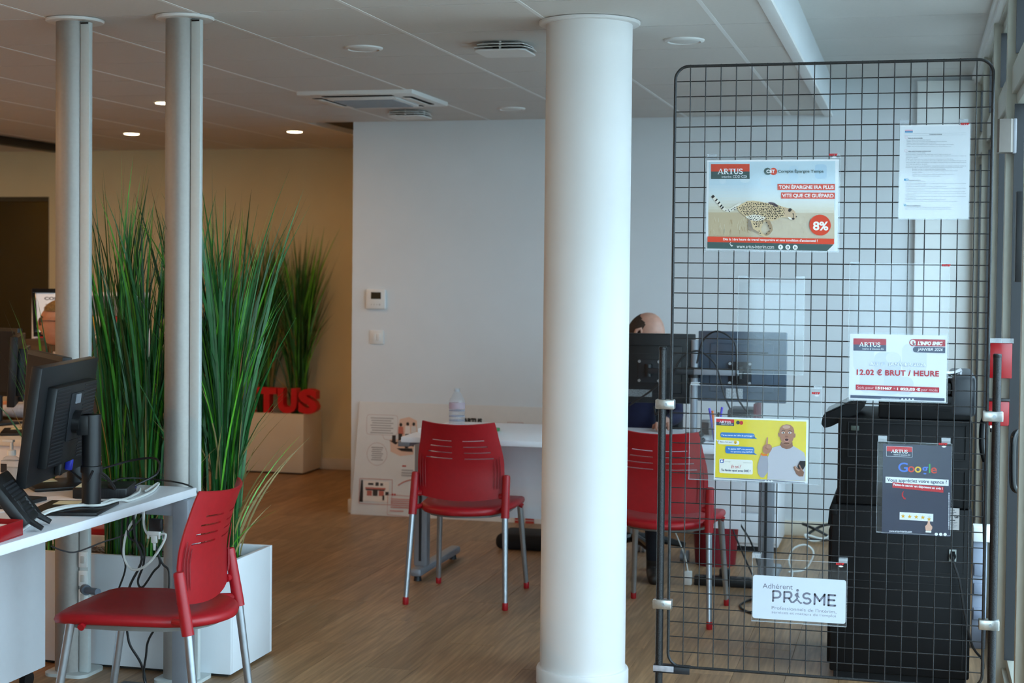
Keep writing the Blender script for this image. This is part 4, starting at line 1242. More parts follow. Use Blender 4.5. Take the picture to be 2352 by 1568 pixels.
p.text("Professionnels de l'intérim,", 528, 1085, 1752, 1160, G, -.008, dy=76).text("services et métiers de l'emploi", 528, 1178, 1744, 1246, G, -.008, dy=70)
p.build(t)
# ------------------------------------------------------------------ desk with two visitor chairs
dx0, dx1, dy0, dy1, dz = -2.325, -.715, 6.92, 7.72, .738
t = thing('office_desk', 'white desk with grey T legs behind the two red chairs', 'desk', ((dx0 + dx1) / 2, (dy0 + dy1) / 2, 0))
MB().box(dx0, dx1, dy0, dy1, dz - .026, dz, bev=.003).build('desktop', WHITE, t)
MB().box(dx0 + .06, dx1 - .06, 7.30, 7.318, .32, dz - .03, bev=.002).build('modesty_panel', WHITE, t)
for x in (dx0 - .012, dx1 + .06):
    lg = MB().box(x - .035, x + .035, 7.265, 7.325, .06, dz - .03, bev=.012).build('leg', GREYMET, t)
    MB().box(x - .006, x + .006, 7.262, 7.266, .09, .6).build('cable_slot', BLK2, lg)
    ft = MB().box(x - .03, x + .03, 7.19, 7.88, .025, .065, bev=.014).build('foot', GREYMET, t)
    for y in (7.23, 7.83):
        MB().cyl((x, y, 0), (x, y, .026), .02, .016, 16).build('levelling_pad', BLK2, ft)
    MB().box(x - .03, x + .03, 7.0, 7.62, dz - .056, dz - .027, bev=.006).build('top_arm', GREYMET, t)
MB().box(dx0 + .05, dx1, 7.40, 7.44, dz - .066, dz - .027, bev=.003).build('beam', GREYMET, t)

# poster board leaning on the white wall
bw, bh = 1.30, .70
t = thing('display_board', 'long white printed board leaning on the wall under the light switch', 'board', (-3.375, 9.083, 0))
tl_ = math.atan2(.048, bh)
def board(u, v, h):
    return (-3.375 + u + .045 * (bh + v) / bh * .8, 9.083 - .004 - h + .05 * (bh + v) / bh, (bh + v) * math.cos(tl_))
b_ = MB()
pts = [board(0, 0, 0), board(bw, 0, 0), board(bw, -bh, 0), board(0, -bh, 0), board(0, 0, -.008), board(bw, 0, -.008), board(bw, -bh, -.008), board(0, -bh, -.008)]
b_.add(pts, [(0, 1, 2, 3), (4, 7, 6, 5), (0, 4, 5, 1), (1, 5, 6, 2), (2, 6, 7, 3), (3, 7, 4, 0)])
b_.build('board', M('foam_board', '#dcdad6', 0.6, var=.01), t)
# picture coordinates: 4.356 px per photo px, board 105..(1990) wide at the top edge 280..1390
p = Print((85, 280), (85 + 4.356 * 424 * bw / 1.17, 280), (25, 1390), bw, bh, board, .0006)
K, PK, RS = '#6f6a68', '#dfb9a2', '#c06a5c'
p.strip(rrect(165, 485, 405, 600, 30), 3, '#b9938a', closed=True)
for k in range(7): p.rect(205 + (k % 3) * 8, 432 + k * 24, 440 - (k % 2) * 22, 442 + k * 24, '#a7a19e')
p.strip([(330, 600), (350, 640), (420, 652)], 3, '#b9938a')
p.strip(arc(280, 790, 103, 110, 0, 360, 40), 3, '#b9938a')
for k in range(7): p.rect(222 + (k % 2) * 8, 722 + k * 20, 342 - (k % 3) * 8, 731 + k * 20, '#9a9492')
p.poly([(505, 440), (600, 415), (680, 450), (690, 560), (640, 640), (500, 640), (490, 540)], PK).poly([(410, 640), (560, 640), (660, 660), (655, 780), (520, 800), (420, 760)], PK).up()
for x, y, hh, col in ((518, 480, 225, '#c26a58'), (588, 470, 250, '#e6dcd4'), (650, 470, 230, '#d8d2cc')):
    p.ell(x, y + 14, 15, 18, '#2a2626', 14).poly([(x - 24, y + 34), (x + 24, y + 34), (x + 30, y + hh * .48), (x - 26, y + hh * .48)], col).poly([(x - 22, y + hh * .45), (x + 18, y + hh * .45), (x + 10, y + hh), (x - 22, y + hh)], '#2e2a2a')
p.rect(432, 600, 470, 668, '#2a2626').poly([(400, 650), (500, 668), (470, 690)], '#2a2626').poly([(480, 725), (640, 720), (650, 755), (530, 750)], '#2a2626').up()
p.strip(rrect(110, 448, 1035, 1280, 6), 4, RS, closed=True)
p.rect(150, 1055, 415, 1255, '#eadfd4').poly([(125, 1050), (142, 1050), (150, 1180), (150, 1265), (112, 1265)], '#2a2626').up()
for x, y, w_, h_, col in ((170, 1118, 210, 16, RS), (175, 1135, 200, 12, '#3a3434'), (190, 1150, 50, 50, RS), (250, 1145, 50, 55, '#3a3434'), (312, 1148, 52, 50, RS), (380, 1155, 34, 34, '#2a2626'), (350, 1190, 20, 50, '#2a2626'), (200, 1075, 55, 20, '#2a2626'), (275, 1065, 34, 36, '#3a3434'), (325, 1072, 28, 26, '#4a4444')):
    p.rect(x, y, x + w_, y + h_, col)
p.strip([(405, 1180), (405, 1375), (700, 1390)], 4, RS).strip([(405, 1180), (700, 1190)], 4, RS)
for x in (453, 477): p.ell(x, 1178, 10, 11, '#c03a30', 14)
for k in range(5): p.rect(438, 1215 + k * 20, 650, 1226 + k * 20, '#cf8f84')
p.rect(430, 1330, 570, 1342, '#cf8f84').rect(545, 888, 585, 902, '#c05a4c')
for k in range(3): p.rect(540, 930 + k * 26, 660, 940 + k * 26, '#a7a19e')
p.strip([(500, 1092), (560, 1052), (620, 1030), (690, 1018)], 10, '#c06a5c').ell(500, 1092, 10, 10, '#e6dcd4', 14)
p.text('ARTUS', 1148, 405, 1340, 460, '#1c2526', .07)
p.strip([(1150, 482), (1520, 488)], 3, '#c9a49c')
p.strip(rrect(1592, 1748, 432, 488, 8), 4, '#b98a84', closed=True).rect(1675, 490, 1770, 502, '#2e5a3a').rect(1745, 478, 1772, 500, '#2e5a3a').up().text('25 ANS', 1630, 450, 1712, 472, '#b0605c', .04)
for k in range(2):
    for q in range(2):
        p.rect(1690 + k * 104, 1330 + q * 38, 1775 + k * 104, 1360 + q * 38, '#b03a34')
p.build(t)

# on that desk
t = thing('water_bottle', 'clear plastic water bottle with pink tinted label on the desk', 'bottle', (-2.20, 7.42, dz))
MB().lathe([(.034, 0), (.040, .006), (.039, .03), (.040, .055), (.0385, .06), (.040, .065), (.0385, .09), (.040, .095), (.040, .125), (.036, .140), (.020, .168), (.013, .178), (.013, .19)], (-2.20, 7.42, dz + .0005), 28).build('body', PET, t)
MB().lathe([(.0405, .095), (.0407, .124)], (-2.20, 7.42, dz), 28).build('label_band', glassy('pink_film', (0.85, 0.62, 0.72), .1, .6, .25), t)
for z in (.012, .034, .056, .084): MB().lathe([(.0406, z), (.0408, z + .003)], (-2.20, 7.42, dz), 28).build('ring', glassy('blue_film%d' % int(z * 1000), (0.55, 0.62, 0.82), .1, .6, .2), t)
MB().lathe([(.0145, .179), (.0145, .194), (.013, .196)], (-2.20, 7.42, dz), 20).build('cap', PET, t)
o = MB().box(-2.30, -2.09, 7.10, 7.38, dz + .0005, dz + .022, bev=.002, tr=None).build('paper_stack', PAPER); tag(o, 'thick stack of white paper on the desk behind the red chair', 'paper')
o = MB()
v = [(-2.16 + .2 * i / 8, y, dz + .024 + .022 * (i / 8) ** 2) for i in range(9) for y in (7.04, 7.20)]
o.add(v, [(2 * i, 2 * i + 2, 2 * i + 3, 2 * i + 1) for i in range(8)])
o = o.build('brochure', PAPER); tag(o, 'open white leaflet with a curled edge on the paper stack', 'paper')
o = MB().box(-1.985, -1.955, 7.20, 7.34, dz + .0005, dz + .016, bev=.004).build('highlighter_pen', M('green_plastic', '#1c7a3c', .4)); tag(o, 'green pen lying on the desk by the leaflet', 'pen')

# bag on the floor and castor of the chair behind the desk
o = MB().box(-2.20, -1.72, 8.16, 8.44, 0.001, .085, bev=.035, seg=4).build('laptop_bag', M('black_fabric', '#0b0b0d', .9, var=.2, scale=200)); tag(o, 'flat black bag lying on the floor under the desk', 'bag')

def monitor(name, label, w_, h_, zc_, loc, rz, tilt, stand=True, sticker=True, mcol=None):
    """screen faces local -Y, back faces +Y; loc is the foot on the desk"""
    t = thing(name, label, 'monitor', loc, rz)
    m_ = mcol or BLK
    tr = Matrix.Translation(Vector((0, 0, zc_))) @ Matrix.Rotation(tilt, 4, 'X')
    def tb(mb, nm, mm, par=t): return mb.build(nm, mm, par, world=False)
    cs = tb(MB().box(-w_ / 2, w_ / 2, -.012, .022, -h_ / 2, h_ / 2, bev=.004, tr=tr), 'casing', m_)
    tb(MB().box(-w_ / 2 + .017, w_ / 2 - .017, -.0135, -.0115, -h_ / 2 + .022, h_ / 2 - .017, tr=tr), 'screen', SCRN)
    bk = tb(MB().box(-w_ * .36, w_ * .36, .020, .052 if stand else .030, -h_ * .36, h_ * .33, bev=.006, tr=tr), 'rear_housing', m_)
    for k in range(22 if stand else 0):
        z = -h_ * .33 + k * h_ * .66 / 22
        for a, b_ in ((-w_ * .35, -w_ * .13), (w_ * .13, w_ * .35)):
            MB().box(a, b_, .051, .0535, z, z + h_ * .011, tr=tr).build('vent_rib', BLK2, bk, world=False)
    if not stand:
        tb(MB().box(-w_ * .30, w_ * .30, .0295, .031, h_ * .20, h_ * .215, tr=tr), 'vent_line', BLK)
    if stand:
        tb(MB().box(-.06, .06, .052, .056, -.06, .095, bev=.003, tr=tr), 'mount_plate', BLK2)
        tb(MB().box(-.022, .022, .0565, .060, .06, .09, tr=tr), 'badge', GREYMET)
        pv = Vector((0, .095, 0))
        tb(MB().tube([tr @ Vector((0, .054, 0)), (0, .08, zc_ - .01)], .038, 20), 'hinge', m_)
        tb(MB().cyl((0, .11, .012), (0, .11, zc_ + .015), .030, n=24).box(-.03, .03, .07, .11, zc_ - .05, zc_ + .015, bev=.004), 'stand_post', m_)
        tb(MB().lathe([(.0305, .0), (.034, .0), (.034, .02), (.0305, .022)], (0, .11, zc_ * .42), 24), 'cable_ring', m_)
        ft = tb(MB().box(-.125, .125, -.06, .165, 0.0005, .013, bev=.004), 'stand_base', m_)
        if sticker:
            MB().box(-.105, -.03, -.025, .055, .0131, .0137).build('paper_sticker', M('pale_note', '#dfe2c2', .7), ft, world=False)
        tb(MB().box(-.09, -.07, .024, .045, -h_ * .46, -h_ * .36, bev=.003, tr=tr), 'blue_connector', M('vga_blue', '#2a36b8', .4))
        tb(MB().box(.01, .035, .024, .045, -h_ * .47, -h_ * .35, bev=.003, tr=tr), 'black_connector', BLK)
        tb(MB().box(-.04, -.02, .0225, .0235, -h_ * .45, -h_ * .34, tr=tr), 'rating_label', GREYMET)
        pts = smooth_path([tr @ Vector((-.08, .04, -h_ * .46)), (-.05, .07, zc_ - h_ * .56), (.02, .10, zc_ - h_ * .55), (.035, .125, zc_ * .45)], 6)
        tb(MB().tube(pts, .004, 7), 'signal_lead', CBL)
    return t
# two monitors on an arm on that desk, backs to the visitor
SLM = M('slate_back', '#2b3038', .45, var=.05)
t = thing('twin_monitor_mount', 'black twin monitor mount standing on the desk', 'monitor mount', (-1.015, 7.40, dz))
MB().cyl((-1.015, 7.40, dz), (-1.015, 7.40, 1.20), .017, n=20).build('pole', GREYMET, t)
MB().box(-1.06, -.97, 7.35, 7.45, dz + .0005, dz + .015, bev=.004).build('clamp_base', BLK, t)
MB().lathe([(.018, 0), (.028, 0), (.028, .05), (.018, .05)], (-1.015, 7.40, 1.02), 20).build('collar', BLK, t)
for xe in (-1.235, -.80):
    s_ = 1 if xe > -1 else -1
    MB().box(min(-1.015, xe), max(-1.015, xe), 7.368, 7.392, 1.035, 1.062, bev=.004).build('arm', GREYMET if xe > -1 else BLK2, t)
    MB().cyl((xe, 7.39, 1.02), (xe, 7.39, 1.08), .018, n=16).build('joint', BLK, t)
    MB().box(xe - .055, xe + .055, 7.408, 7.414, .99, 1.10, bev=.002).box(xe - .018, xe + .018, 7.39, 7.408, 1.03, 1.066).build('vesa_plate', BLK2, t)
    for a in (-.047, .047):
        for q in (.999, 1.091): MB().cyl((xe + a, 7.402, q), (xe + a, 7.408, q), .007, n=10).build('bolt', STEEL, t)
monitor('monitor', 'dark monitor back left of the arm pole in front of the man', .44, .335, 0, (-1.238, 7.446, 1.058), R(180) + R(2), 0, False)
monitor('monitor', 'bluish slate monitor back right of the arm pole', .42, .335, 0, (-.792, 7.446, 1.075), R(180) - R(3), 0, False, mcol=M('blue_slate', '#4a5868', .35, var=.06))
o = cable('monitor_cable', [(-1.0, 7.37, 1.09), (-.97, 7.36, 1.20), (-.90, 7.35, 1.245), (-.82, 7.36, 1.19), (-.81, 7.36, 1.05), (-.80, 7.36, .93), (-.73, 7.35, .83), (-.71, 7.30, .745)], .0045, CBL, 'black cable looping over the right hand monitor back')
o = cable('monitor_cable', [(-1.12, 7.36, .99), (-1.08, 7.35, 1.10), (-1.0, 7.36, 1.15), (-.93, 7.36, 1.11), (-.90, 7.37, 1.06), (-.87, 7.37, .95), (-.84, 7.37, .88)], .0045, CBL, 'black cable hanging between the two monitors on the arm')
o = cable('monitor_cable', [(-1.32, 7.36, .88), (-1.22, 7.35, .95), (-1.15, 7.35, 1.0), (-1.16, 7.36, .9), (-1.19, 7.36, .84), (-1.20, 7.37, .88)], .0045, CBL, 'black cable drooping under the left hand monitor back')
o = MB().box(-.865, -.785, 7.4125, 7.4145, .925, .972).build('rating_label', M('silver_label', '#b6bcc0', .3, .3, var=.4, scale=160)); tag(o, 'silver rating label on the right hand monitor back', 'label')
o = MB().box(-1.34, -1.22, 7.4125, 7.4145, .92, .955).build('rating_label', M('grey_label', '#777c80', .4, .2, var=.4, scale=160)); tag(o, 'grey rating label on the left hand monitor back', 'label')
# clutter at the right end
o = MB().box(-1.42, -1.14, 7.02, 7.23, dz + .0005, dz + .012, bev=.002).build('paper_sheets', PAPER); tag(o, 'loose white sheets on the desk above the second red chair', 'paper')
t = thing('keyboard', 'black keyboard on the desk left of the pen cup', 'keyboard', (-1.05, 7.12, dz))
MB().box(-1.19, -.93, 7.06, 7.19, dz + .0005, dz + .016, bev=.003).build('body', BLK2, t)
for r_ in range(4):
    for k in range(13):
        MB().box(-1.182 + k * .0192, -1.166 + k * .0192, 7.07 + r_ * .028, 7.092 + r_ * .028, dz + .016, dz + .020).build('key', BLK, t)
t = thing('pen_cup', 'clear cup of pens on the desk near the keyboard', 'pen cup', (-.885, 7.22, dz))
MB().lathe([(.03, 0.0005), (.034, .0), (.036, .09), (.033, .09), (.028, .004)], (-.885, 7.22, dz), 24).build('cup', PET, t)
for i, (ax_, ay_, col, h_) in enumerate(((-.025, 0, '#3a2ac0', .15), (.018, .012, '#4a30c8', .155), (-.012, -.015, '#e07020', .14), (.005, .02, '#1c1c20', .13))):
    o = MB().cyl((-.885 + ax_ * .4, 7.22 + ay_ * .4, dz + .006), (-.885 + ax_ * 1.3, 7.22 + ay_ * 1.2, dz + h_), .004, n=10).cyl((-.885 + ax_ * 1.05, 7.22 + ay_, dz + h_ * .78), (-.885 + ax_ * 1.35, 7.22 + ay_ * 1.25, dz + h_ + .004), .0055, n=10).build('pen', M('pen_' + col.strip('#'), col, .3))
    tag(o, ('purple capped pen leaning left in the cup', 'purple capped pen leaning right in the cup', 'orange and white pen in the cup', 'black pen in the cup')[i], 'pen')
t = thing('mini_tower', 'dark ribbed small computer box on the right end of the desk', 'computer', (-.79, 7.56, dz))
MB().box(-.865, -.735, 7.48, 7.68, dz + .0005, .868, bev=.012).build('case', M('grey_case', '#585c62', .4), t)
MB().box(-.848, -.750, 7.472, 7.481, dz + .01, .852, bev=.006).build('grille_panel', BLK2, t)
for k in range(16): MB().box(-.846 + k * .0061, -.8435 + k * .0061, 7.469, 7.473, dz + .015, .848).build('grille_rib', GREYMET, t)
o = MB().box(-.735, -.718, 7.42, 7.66, dz + .0005, .90, bev=.002).build('binder', M('dark_red_card', '#5c0f1c', .6)); tag(o, 'dark red binder upright at the desk end', 'binder')
o = MB().prism([(-1.02, .79), (-.88, .79), (-.90, .825), (-.95, .838)], 7.55, 7.70, 'y').build('desk_folder', M('maroon_card', '#5a1a22', .6)); o.location.z = -.0515; tag(o, 'maroon folder lying behind the pen cup', 'folder')
t = thing('coffee_tin', 'low dark tin with a pale lid behind the yellow notice', 'tin', (-.965, 7.42, dz))
MB().lathe([(.042, 0.0005), (.042, .06)], (-.955, 7.54, dz), 24).build('body', M('dark_tin', '#4a4448', .35, .5), t)
MB().lathe([(.043, .06), (.043, .068), (.04, .07)], (-.955, 7.54, dz), 24).build('lid', STEEL, t)
o = MB().box(-.735, -.716, 7.36, 7.41, dz + .0005, .80, bev=.003).build('blue_box', M('blue_plastic', '#2434c0', .35)); tag(o, 'small blue box at the right end of the desk', 'box')

# floor behind: drawer unit, waste bin, power strip, cables
t = thing('drawer_unit', 'white low drawer unit standing behind the desk legs', 'drawer unit', (-.86, 8.72, 0))
MB().box(-1.08, -.70, 8.52, 8.95, .03, .56, bev=.003).build('body', WHITE, t)
for z in (.05, .22, .39): MB().box(-1.075, -.705, 8.508, 8.521, z, z + .16, bev=.002).build('drawer', WHITE, t)
MB().box(-1.06, -.72, 8.54, 8.93, 0, .03).build('plinth', BLK2, t)
t = thing('waste_bin', 'dark red waste bin on the floor beside the drawer unit', 'bin', (-.96, 8.15, 0))
MB().lathe([(.09, .001), (.105, .0), (.125, .29), (.128, .30), (.122, .30), (.10, .01)], (-.99, 8.12, 0), 32).build('bin_body', M('bin_red', '#7a1020', .45), t)
t = thing('power_strip', 'black power strip on the floor behind the second red chair', 'power strip', (-.86, 7.56, 0))
MB().box(-1.02, -.66, 7.52, 7.58, .001, .045, bev=.004, ).build('body', BLK, t)
for k in range(5): MB().cyl((-.96 + k * .062, 7.55, .045), (-.96 + k * .062, 7.55, .047), .02, n=16).build('socket', BLK2, t)
o = MB().box(-.90, -.85, 7.53, 7.57, .0475, .085, bev=.006).build('plug', BLK); tag(o, 'black plug in the power strip', 'plug')
o = MB().box(-1.065, -1.03, 7.50, 7.535, .001, .068, bev=.004).build('charger', WPL); tag(o, 'white charger plug at the end of the power strip', 'charger')
cable('charger_lead', [(-1.05, 7.52, .068), (-1.07, 7.54, .14), (-1.13, 7.6, .25), (-1.2, 7.7, .36)], .003, CWH, 'thin white lead rising from the white charger')
cable('floor_cable', [(-.74, 7.55, .06), (-.8, 7.62, .16), (-.86, 7.68, .28), (-.9, 7.7, .46), (-.9, 7.68, .70)], .0045, CBL, 'black cable rising from the power strip to the desk')
cable('floor_cable', [(-.70, 7.55, .06), (-.76, 7.66, .2), (-.86, 7.72, .36), (-.92, 7.7, .70)], .0045, CBL, 'second black cable rising to the desk beside the first')
cable('floor_cable', [(-.60, 8.95, .10), (-.52, 9.0, .06), (-.42, 8.98, .02), (-.36, 8.95, .06), (-.40, 9.0, .10), (-.5, 9.02, .08), (-.58, 8.98, .02), (-.48, 8.9, .02), (-.38, 8.94, .04)], .008, CBL, 'black cable coil on the floor against the back wall')
cable('floor_cable', [(-.36, 8.9, .12), (-.46, 8.88, .04), (-.54, 8.86, .02), (-.58, 8.88, .05), (-.5, 8.9, .03), (-.42, 8.9, .03)], .006, CWH, 'white cable coil over the black one by the back wall')
cable('floor_cable', [(-.60, 7.95, .01), (-.52, 8.0, .02), (-.48, 8.02, .10), (-.52, 8.02, .14), (-.58, 8.0, .12), (-.6, 7.98, .06), (-.57, 7.8, .02), (-.62, 7.55, .006), (-.68, 7.4, .006)], .005, CWH, 'white cable looping on the floor by the right desk leg')
cable('floor_cable', [(-.7, 7.3, .006), (-.75, 7.1, .006), (-.68, 6.95, .006), (-.55, 6.92, .006), (-.45, 7.0, .006)], .005, CBL, 'black cable lying on the floor behind the white plate')
cable('desk_lead', [(-.93, 7.31, .70), (-.88, 7.28, .655), (-.80, 7.28, .64), (-.74, 7.29, .69)], .004, CBL, 'black lead sagging under the desk edge')
# castor chair behind the desk
t = thing('office_chair', 'dark swivel chair on castors behind the desk', 'chair', (-1.42, 8.05, 0))
MB().box(-1.66, -1.18, 7.83, 8.30, .44, .52, bev=.03, seg=3).build('seat', BLK2, t)
MB().box(-1.64, -1.20, 8.30, 8.36, .56, 1.02, bev=.025, seg=3).build('backrest', BLK2, t)
MB().box(-1.45, -1.39, 8.28, 8.33, .42, .60, bev=.01).build('back_bracket', BLK, t)
MB().cyl((-1.42, 8.05, .12), (-1.42, 8.05, .45), .025, n=20).build('gas_lift', STEEL, t)
for k in range(5):
    a = R(18 + 72 * k)
    ex, ey = -1.42 + .28 * math.cos(a), 8.05 + .28 * math.sin(a)
    lg = MB().tube([(-1.42, 8.05, .13), ((ex - 1.42) / 2, (ey + 8.05) / 2, .12), (ex, ey, .085)], [.028, .022, .016], 10).build('leg', BLK, t)
    for s_ in (-.014, .014):
        MB().cyl((ex + s_ - .008, ey, .03), (ex + s_ + .008, ey, .03), .0295, n=20).build('castor', GREYMET, lg)
# ------------------------------------------------------------------ desk at the left edge
lz = .742
t = thing('office_desk', 'white desk at the left edge carrying two black monitors', 'desk', (-2.86, 4.2, 0))
MB().box(-3.26, -2.455, 3.1, 5.045, lz - .030, lz, bev=.003).build('desktop', WHITE, t)
MB().box(-2.50, -2.44 + .0, 4.945, 5.005, 0, lz - .031, bev=.004).build('leg', GREYMET, t)
MB().box(-3.24, -3.18, 4.945, 5.005, 0, lz - .031, bev=.004).build('leg', GREYMET, t)
for x in (-2.50, -3.24): MB().box(x, x + .06, 3.2, 3.26, 0, lz - .031, bev=.004).build('leg', GREYMET, t)
MB().box(-3.18, -2.50, 4.95, 5.0, lz - .09, lz - .031, bev=.003).build('beam', GREYMET, t)
t = thing('drawer_pedestal', 'white mobile drawer pedestal under the left desk', 'drawer unit', (-3.25, 4.72, 0))
MB().box(-3.46, -3.04, 4.30, 5.02, .065, .635, bev=.003).build('body', WHITE, t)
for z in (.075, .27, .455): MB().box(-3.45, -3.05, 4.285, 4.30, z, z + .17, bev=.002).build('drawer', WHITE, t)
for x, y in ((-3.08, 4.96), (-3.08, 4.36), (-3.42, 4.96), (-3.42, 4.36)):
    MB().cyl((x - .011, y, .031), (x + .011, y, .031), .031, n=20).box(x - .012, x + .012, y - .014, y + .014, .045, .066).build('castor', BLK, t)

monitor('monitor', 'black monitor seen from behind with ribbed back, nearest on the left desk', .575, .37, .292, (-2.645, 4.436, lz), R(-77), R(-8))
monitor('monitor', 'black monitor showing its dark screen behind the nearest one', .53, .345, .30, (-2.965, 4.885, lz), R(-46), R(-4))
t = thing('mini_computer', 'small flat black computer lying on the left desk', 'computer', (-2.665, 4.775, lz), R(18))
MB().box(-.09, .09, -.09, .09, .0005, .036, bev=.004).build('case', BLK, t, world=False)
for k in range(24): MB().box(.0 + k * .0036, .0018 + k * .0036, -.0915, -.0895, .006, .030).build('grille_fin', BLK2, t, world=False)
MB().box(-.085, -.03, -.07, .03, .0361, .0367).build('sticker', M('pale_note', '#dfe2c2', .7), t, world=False)
MB().box(.05, .09, .06, .10, .010, .026, bev=.003).build('plug', M('vga_blue2', '#30356e', .4), t, world=False)
t = thing('sanitiser_bottle', 'clear hand sanitiser pump bottle on the left desk', 'bottle', (-3.11, 4.91, lz))
MB().prism([(-3.11 + p_[0], 4.91 + p_[1]) for p_ in rrect(-.036, .036, -.022, .022, .015)], lz + .0005, lz + .085).build('body', PET, t)
MB().lathe([(.034, .085), (.030, .095), (.014, .102), (.014, .108)], (-3.11, 4.91, lz), 24, sy=.62).build('shoulder', PET, t)
MB().prism([(-3.11 + p_[0], 4.91 + p_[1]) for p_ in rrect(-.033, .033, -.0195, .0195, .013)], lz + .004, lz + .06).build('gel', glassy('clear_gel', (.86, .9, .92), .1, .5, .12), t)
MB().lathe([(.0155, .104), (.0155, .122), (.008, .124), (.006, .124), (.006, .150)], (-3.11, 4.91, lz), 20).build('pump_collar', WPL, t)
MB().box(-3.145, -3.10, 4.902, 4.918, lz + .150, lz + .160, bev=.003).build('pump_nozzle', WPL, t)
o_ = MB().box(-3.140, -3.115, 4.8872, 4.8876, lz + .045, lz + .075).build('label', M('black_label', '#22242a', .5), t)
# desk telephone from behind, on its wedge stand
t = thing('desk_phone', 'black desk telephone on a splayed stand at the left edge', 'telephone', (-2.58, 4.08, lz), R(-70))
tr = Matrix.Translation(Vector((0, 0, .085))) @ Matrix.Rotation(R(38), 4, 'X')
MB().box(-.10, .10, -.015, .02, -.085, .085, bev=.008, tr=tr).build('body', BLK, t, world=False)
for k in range(9): MB().box(-.06, .06, .0195, .0225, -.06 + k * .013, -.053 + k * .013, tr=tr).build('vent_rib', BLK2, t, world=False)
MB().tube([tr @ Vector((-.085, -.03, -.08)), tr @ Vector((-.085, -.045, -.03)), tr @ Vector((-.085, -.045, .05)), tr @ Vector((-.085, -.028, .095))], [.022, .017, .017, .024], 12).build('handset', BLK, t, world=False)
for sx in (-1, 1): MB().tube([(sx * .05, .02, .085), (sx * .055, .055, .035), (sx * .06, .098, .009)], [.011, .010, .008], 10).build('stand_leg', BLK, t, world=False)
t = thing('letter_tray', 'red plastic letter tray at the left edge of the desk', 'tray', (-2.56, 3.89, lz), R(4))
for a in ((-.16, .08, -.09, -.087), (-.16, .08, .087, .09)): MB().box(a[0], a[1], a[2], a[3], .004, .046, bev=.001).build('side_wall', REDB, t, world=False)
MB().box(.077, .08, -.087, .087, .004, .046, bev=.001).build('side_wall', REDB, t, world=False)
MB().box(-.16, .08, -.09, .09, .0005, .004).build('tray_floor', REDB, t, world=False)
o = MB().box(-2.70, -2.50, 3.82, 3.96, lz + .0046, lz + .034).build('paper_pile', PAPER); tag(o, 'white papers filling the red letter tray', 'paper')
t = thing('desk_pad', 'white printed sheet on the left desk in front of the monitors', 'paper', (-2.79, 4.52, lz), R(-30))
MB().box(-.10, .10, -.16, .16, .0005, .002).build('sheet', PAPER, t, world=False)
for k in range(5): MB().box(-.08 + k * .03, -.06 + k * .03, -.13, -.02, .0021, .0023).build('printed_mark', M('print_blotch', '#8a6f86', .7), t, world=False)
o = MB().box(-2.93, -2.78, 4.38, 4.60, lz + .0005, lz + .014, bev=.003).build('notebook', BLK2); tag(o, 'dark notebook under the dark screen monitor', 'notebook')

LC = 'cables of the left desk'
cable('white_lead', [(-2.513, 4.016, .748), (-2.594, 4.270, .754), (-2.58, 4.33, .762), (-2.56, 4.42, .762), (-2.50, 4.45, .762), (-2.50, 4.56, .762), (-2.51, 4.62, .754), (-2.51, 4.665, .747), (-2.53, 4.841, .748), (-2.583, 5.0, .75), (-2.60, 5.03, .752), (-2.575, 4.93, .75), (-2.56, 4.867, .749)], .0042, CWH, 'white lead snaking along the desk front to the pole', group=LC)
cable('white_lead', [(-2.52, 4.0, .747), (-2.605, 4.265, .754), (-2.595, 4.33, .763), (-2.575, 4.41, .763), (-2.515, 4.46, .763), (-2.52, 4.53, .763), (-2.54, 4.60, .757), (-2.54, 4.66, .748), (-2.545, 4.72, .747), (-2.57, 4.83, .747), (-2.60, 4.90, .75)], .0042, CWH, 'second white lead beside it over the black monitor base', group=LC)
cable('black_lead', [(-2.52, 4.47, .86), (-2.60, 4.7, .80), (-2.70, 4.95, .775), (-2.66, 5.04, .765), (-2.50, 5.03, .755), (-2.452, 5.047, .72), (-2.449, 5.06, .66)], .003, CBL, 'thin black lead running to the far desk corner', group=LC)
cable('black_lead', [(-2.53, 4.48, .87), (-2.56, 4.60, .83), (-2.575, 4.68, .78), (-2.62, 4.72, .785), (-2.64, 4.80, .79)], .0045, CBL, 'black lead from the nearest monitor post to the small computer', group=LC)
cable('black_lead', [(-2.60, 4.86, .765), (-2.56, 4.95, .80), (-2.60, 5.02, .84), (-2.70, 5.04, .83), (-2.80, 4.98, .80)], .004, CBL, 'black lead arching up behind the small computer', group=LC)
cable('white_lead', [(-2.601, 4.93, .70), (-2.593, 4.92, .612), (-2.564, 4.92, .583), (-2.51, 4.915, .593), (-2.531, 4.91, .539), (-2.576, 4.90, .483), (-2.634, 4.91, .464), (-2.672, 4.92, .508), (-2.669, 4.93, .585), (-2.64, 4.935, .64), (-2.62, 4.94, .71)], .0045, CWH, 'white lead coiled in a loop under the desk', group=LC)
cable('black_lead', [(-2.654, 4.93, .71), (-2.662, 4.93, .582), (-2.603, 4.925, .547), (-2.598, 4.925, .485), (-2.62, 4.925, .423), (-2.603, 4.925, .40), (-2.561, 4.925, .457), (-2.536, 4.925, .489), (-2.553, 4.925, .549)], .004, CBL, 'tangled black lead hanging under the desk', group=LC)
cable('black_lead', [(-2.64, 4.925, .71), (-2.63, 4.92, .58), (-2.60, 4.915, .50), (-2.645, 4.91, .40), (-2.66, 4.915, .30), (-2.656, 4.92, .227), (-2.644, 4.92, .189), (-2.61, 4.93, .13), (-2.597, 4.94, .06), (-2.62, 4.95, .03)], .0045, CBL, 'black lead dropping from the desk to the power brick', group=LC)
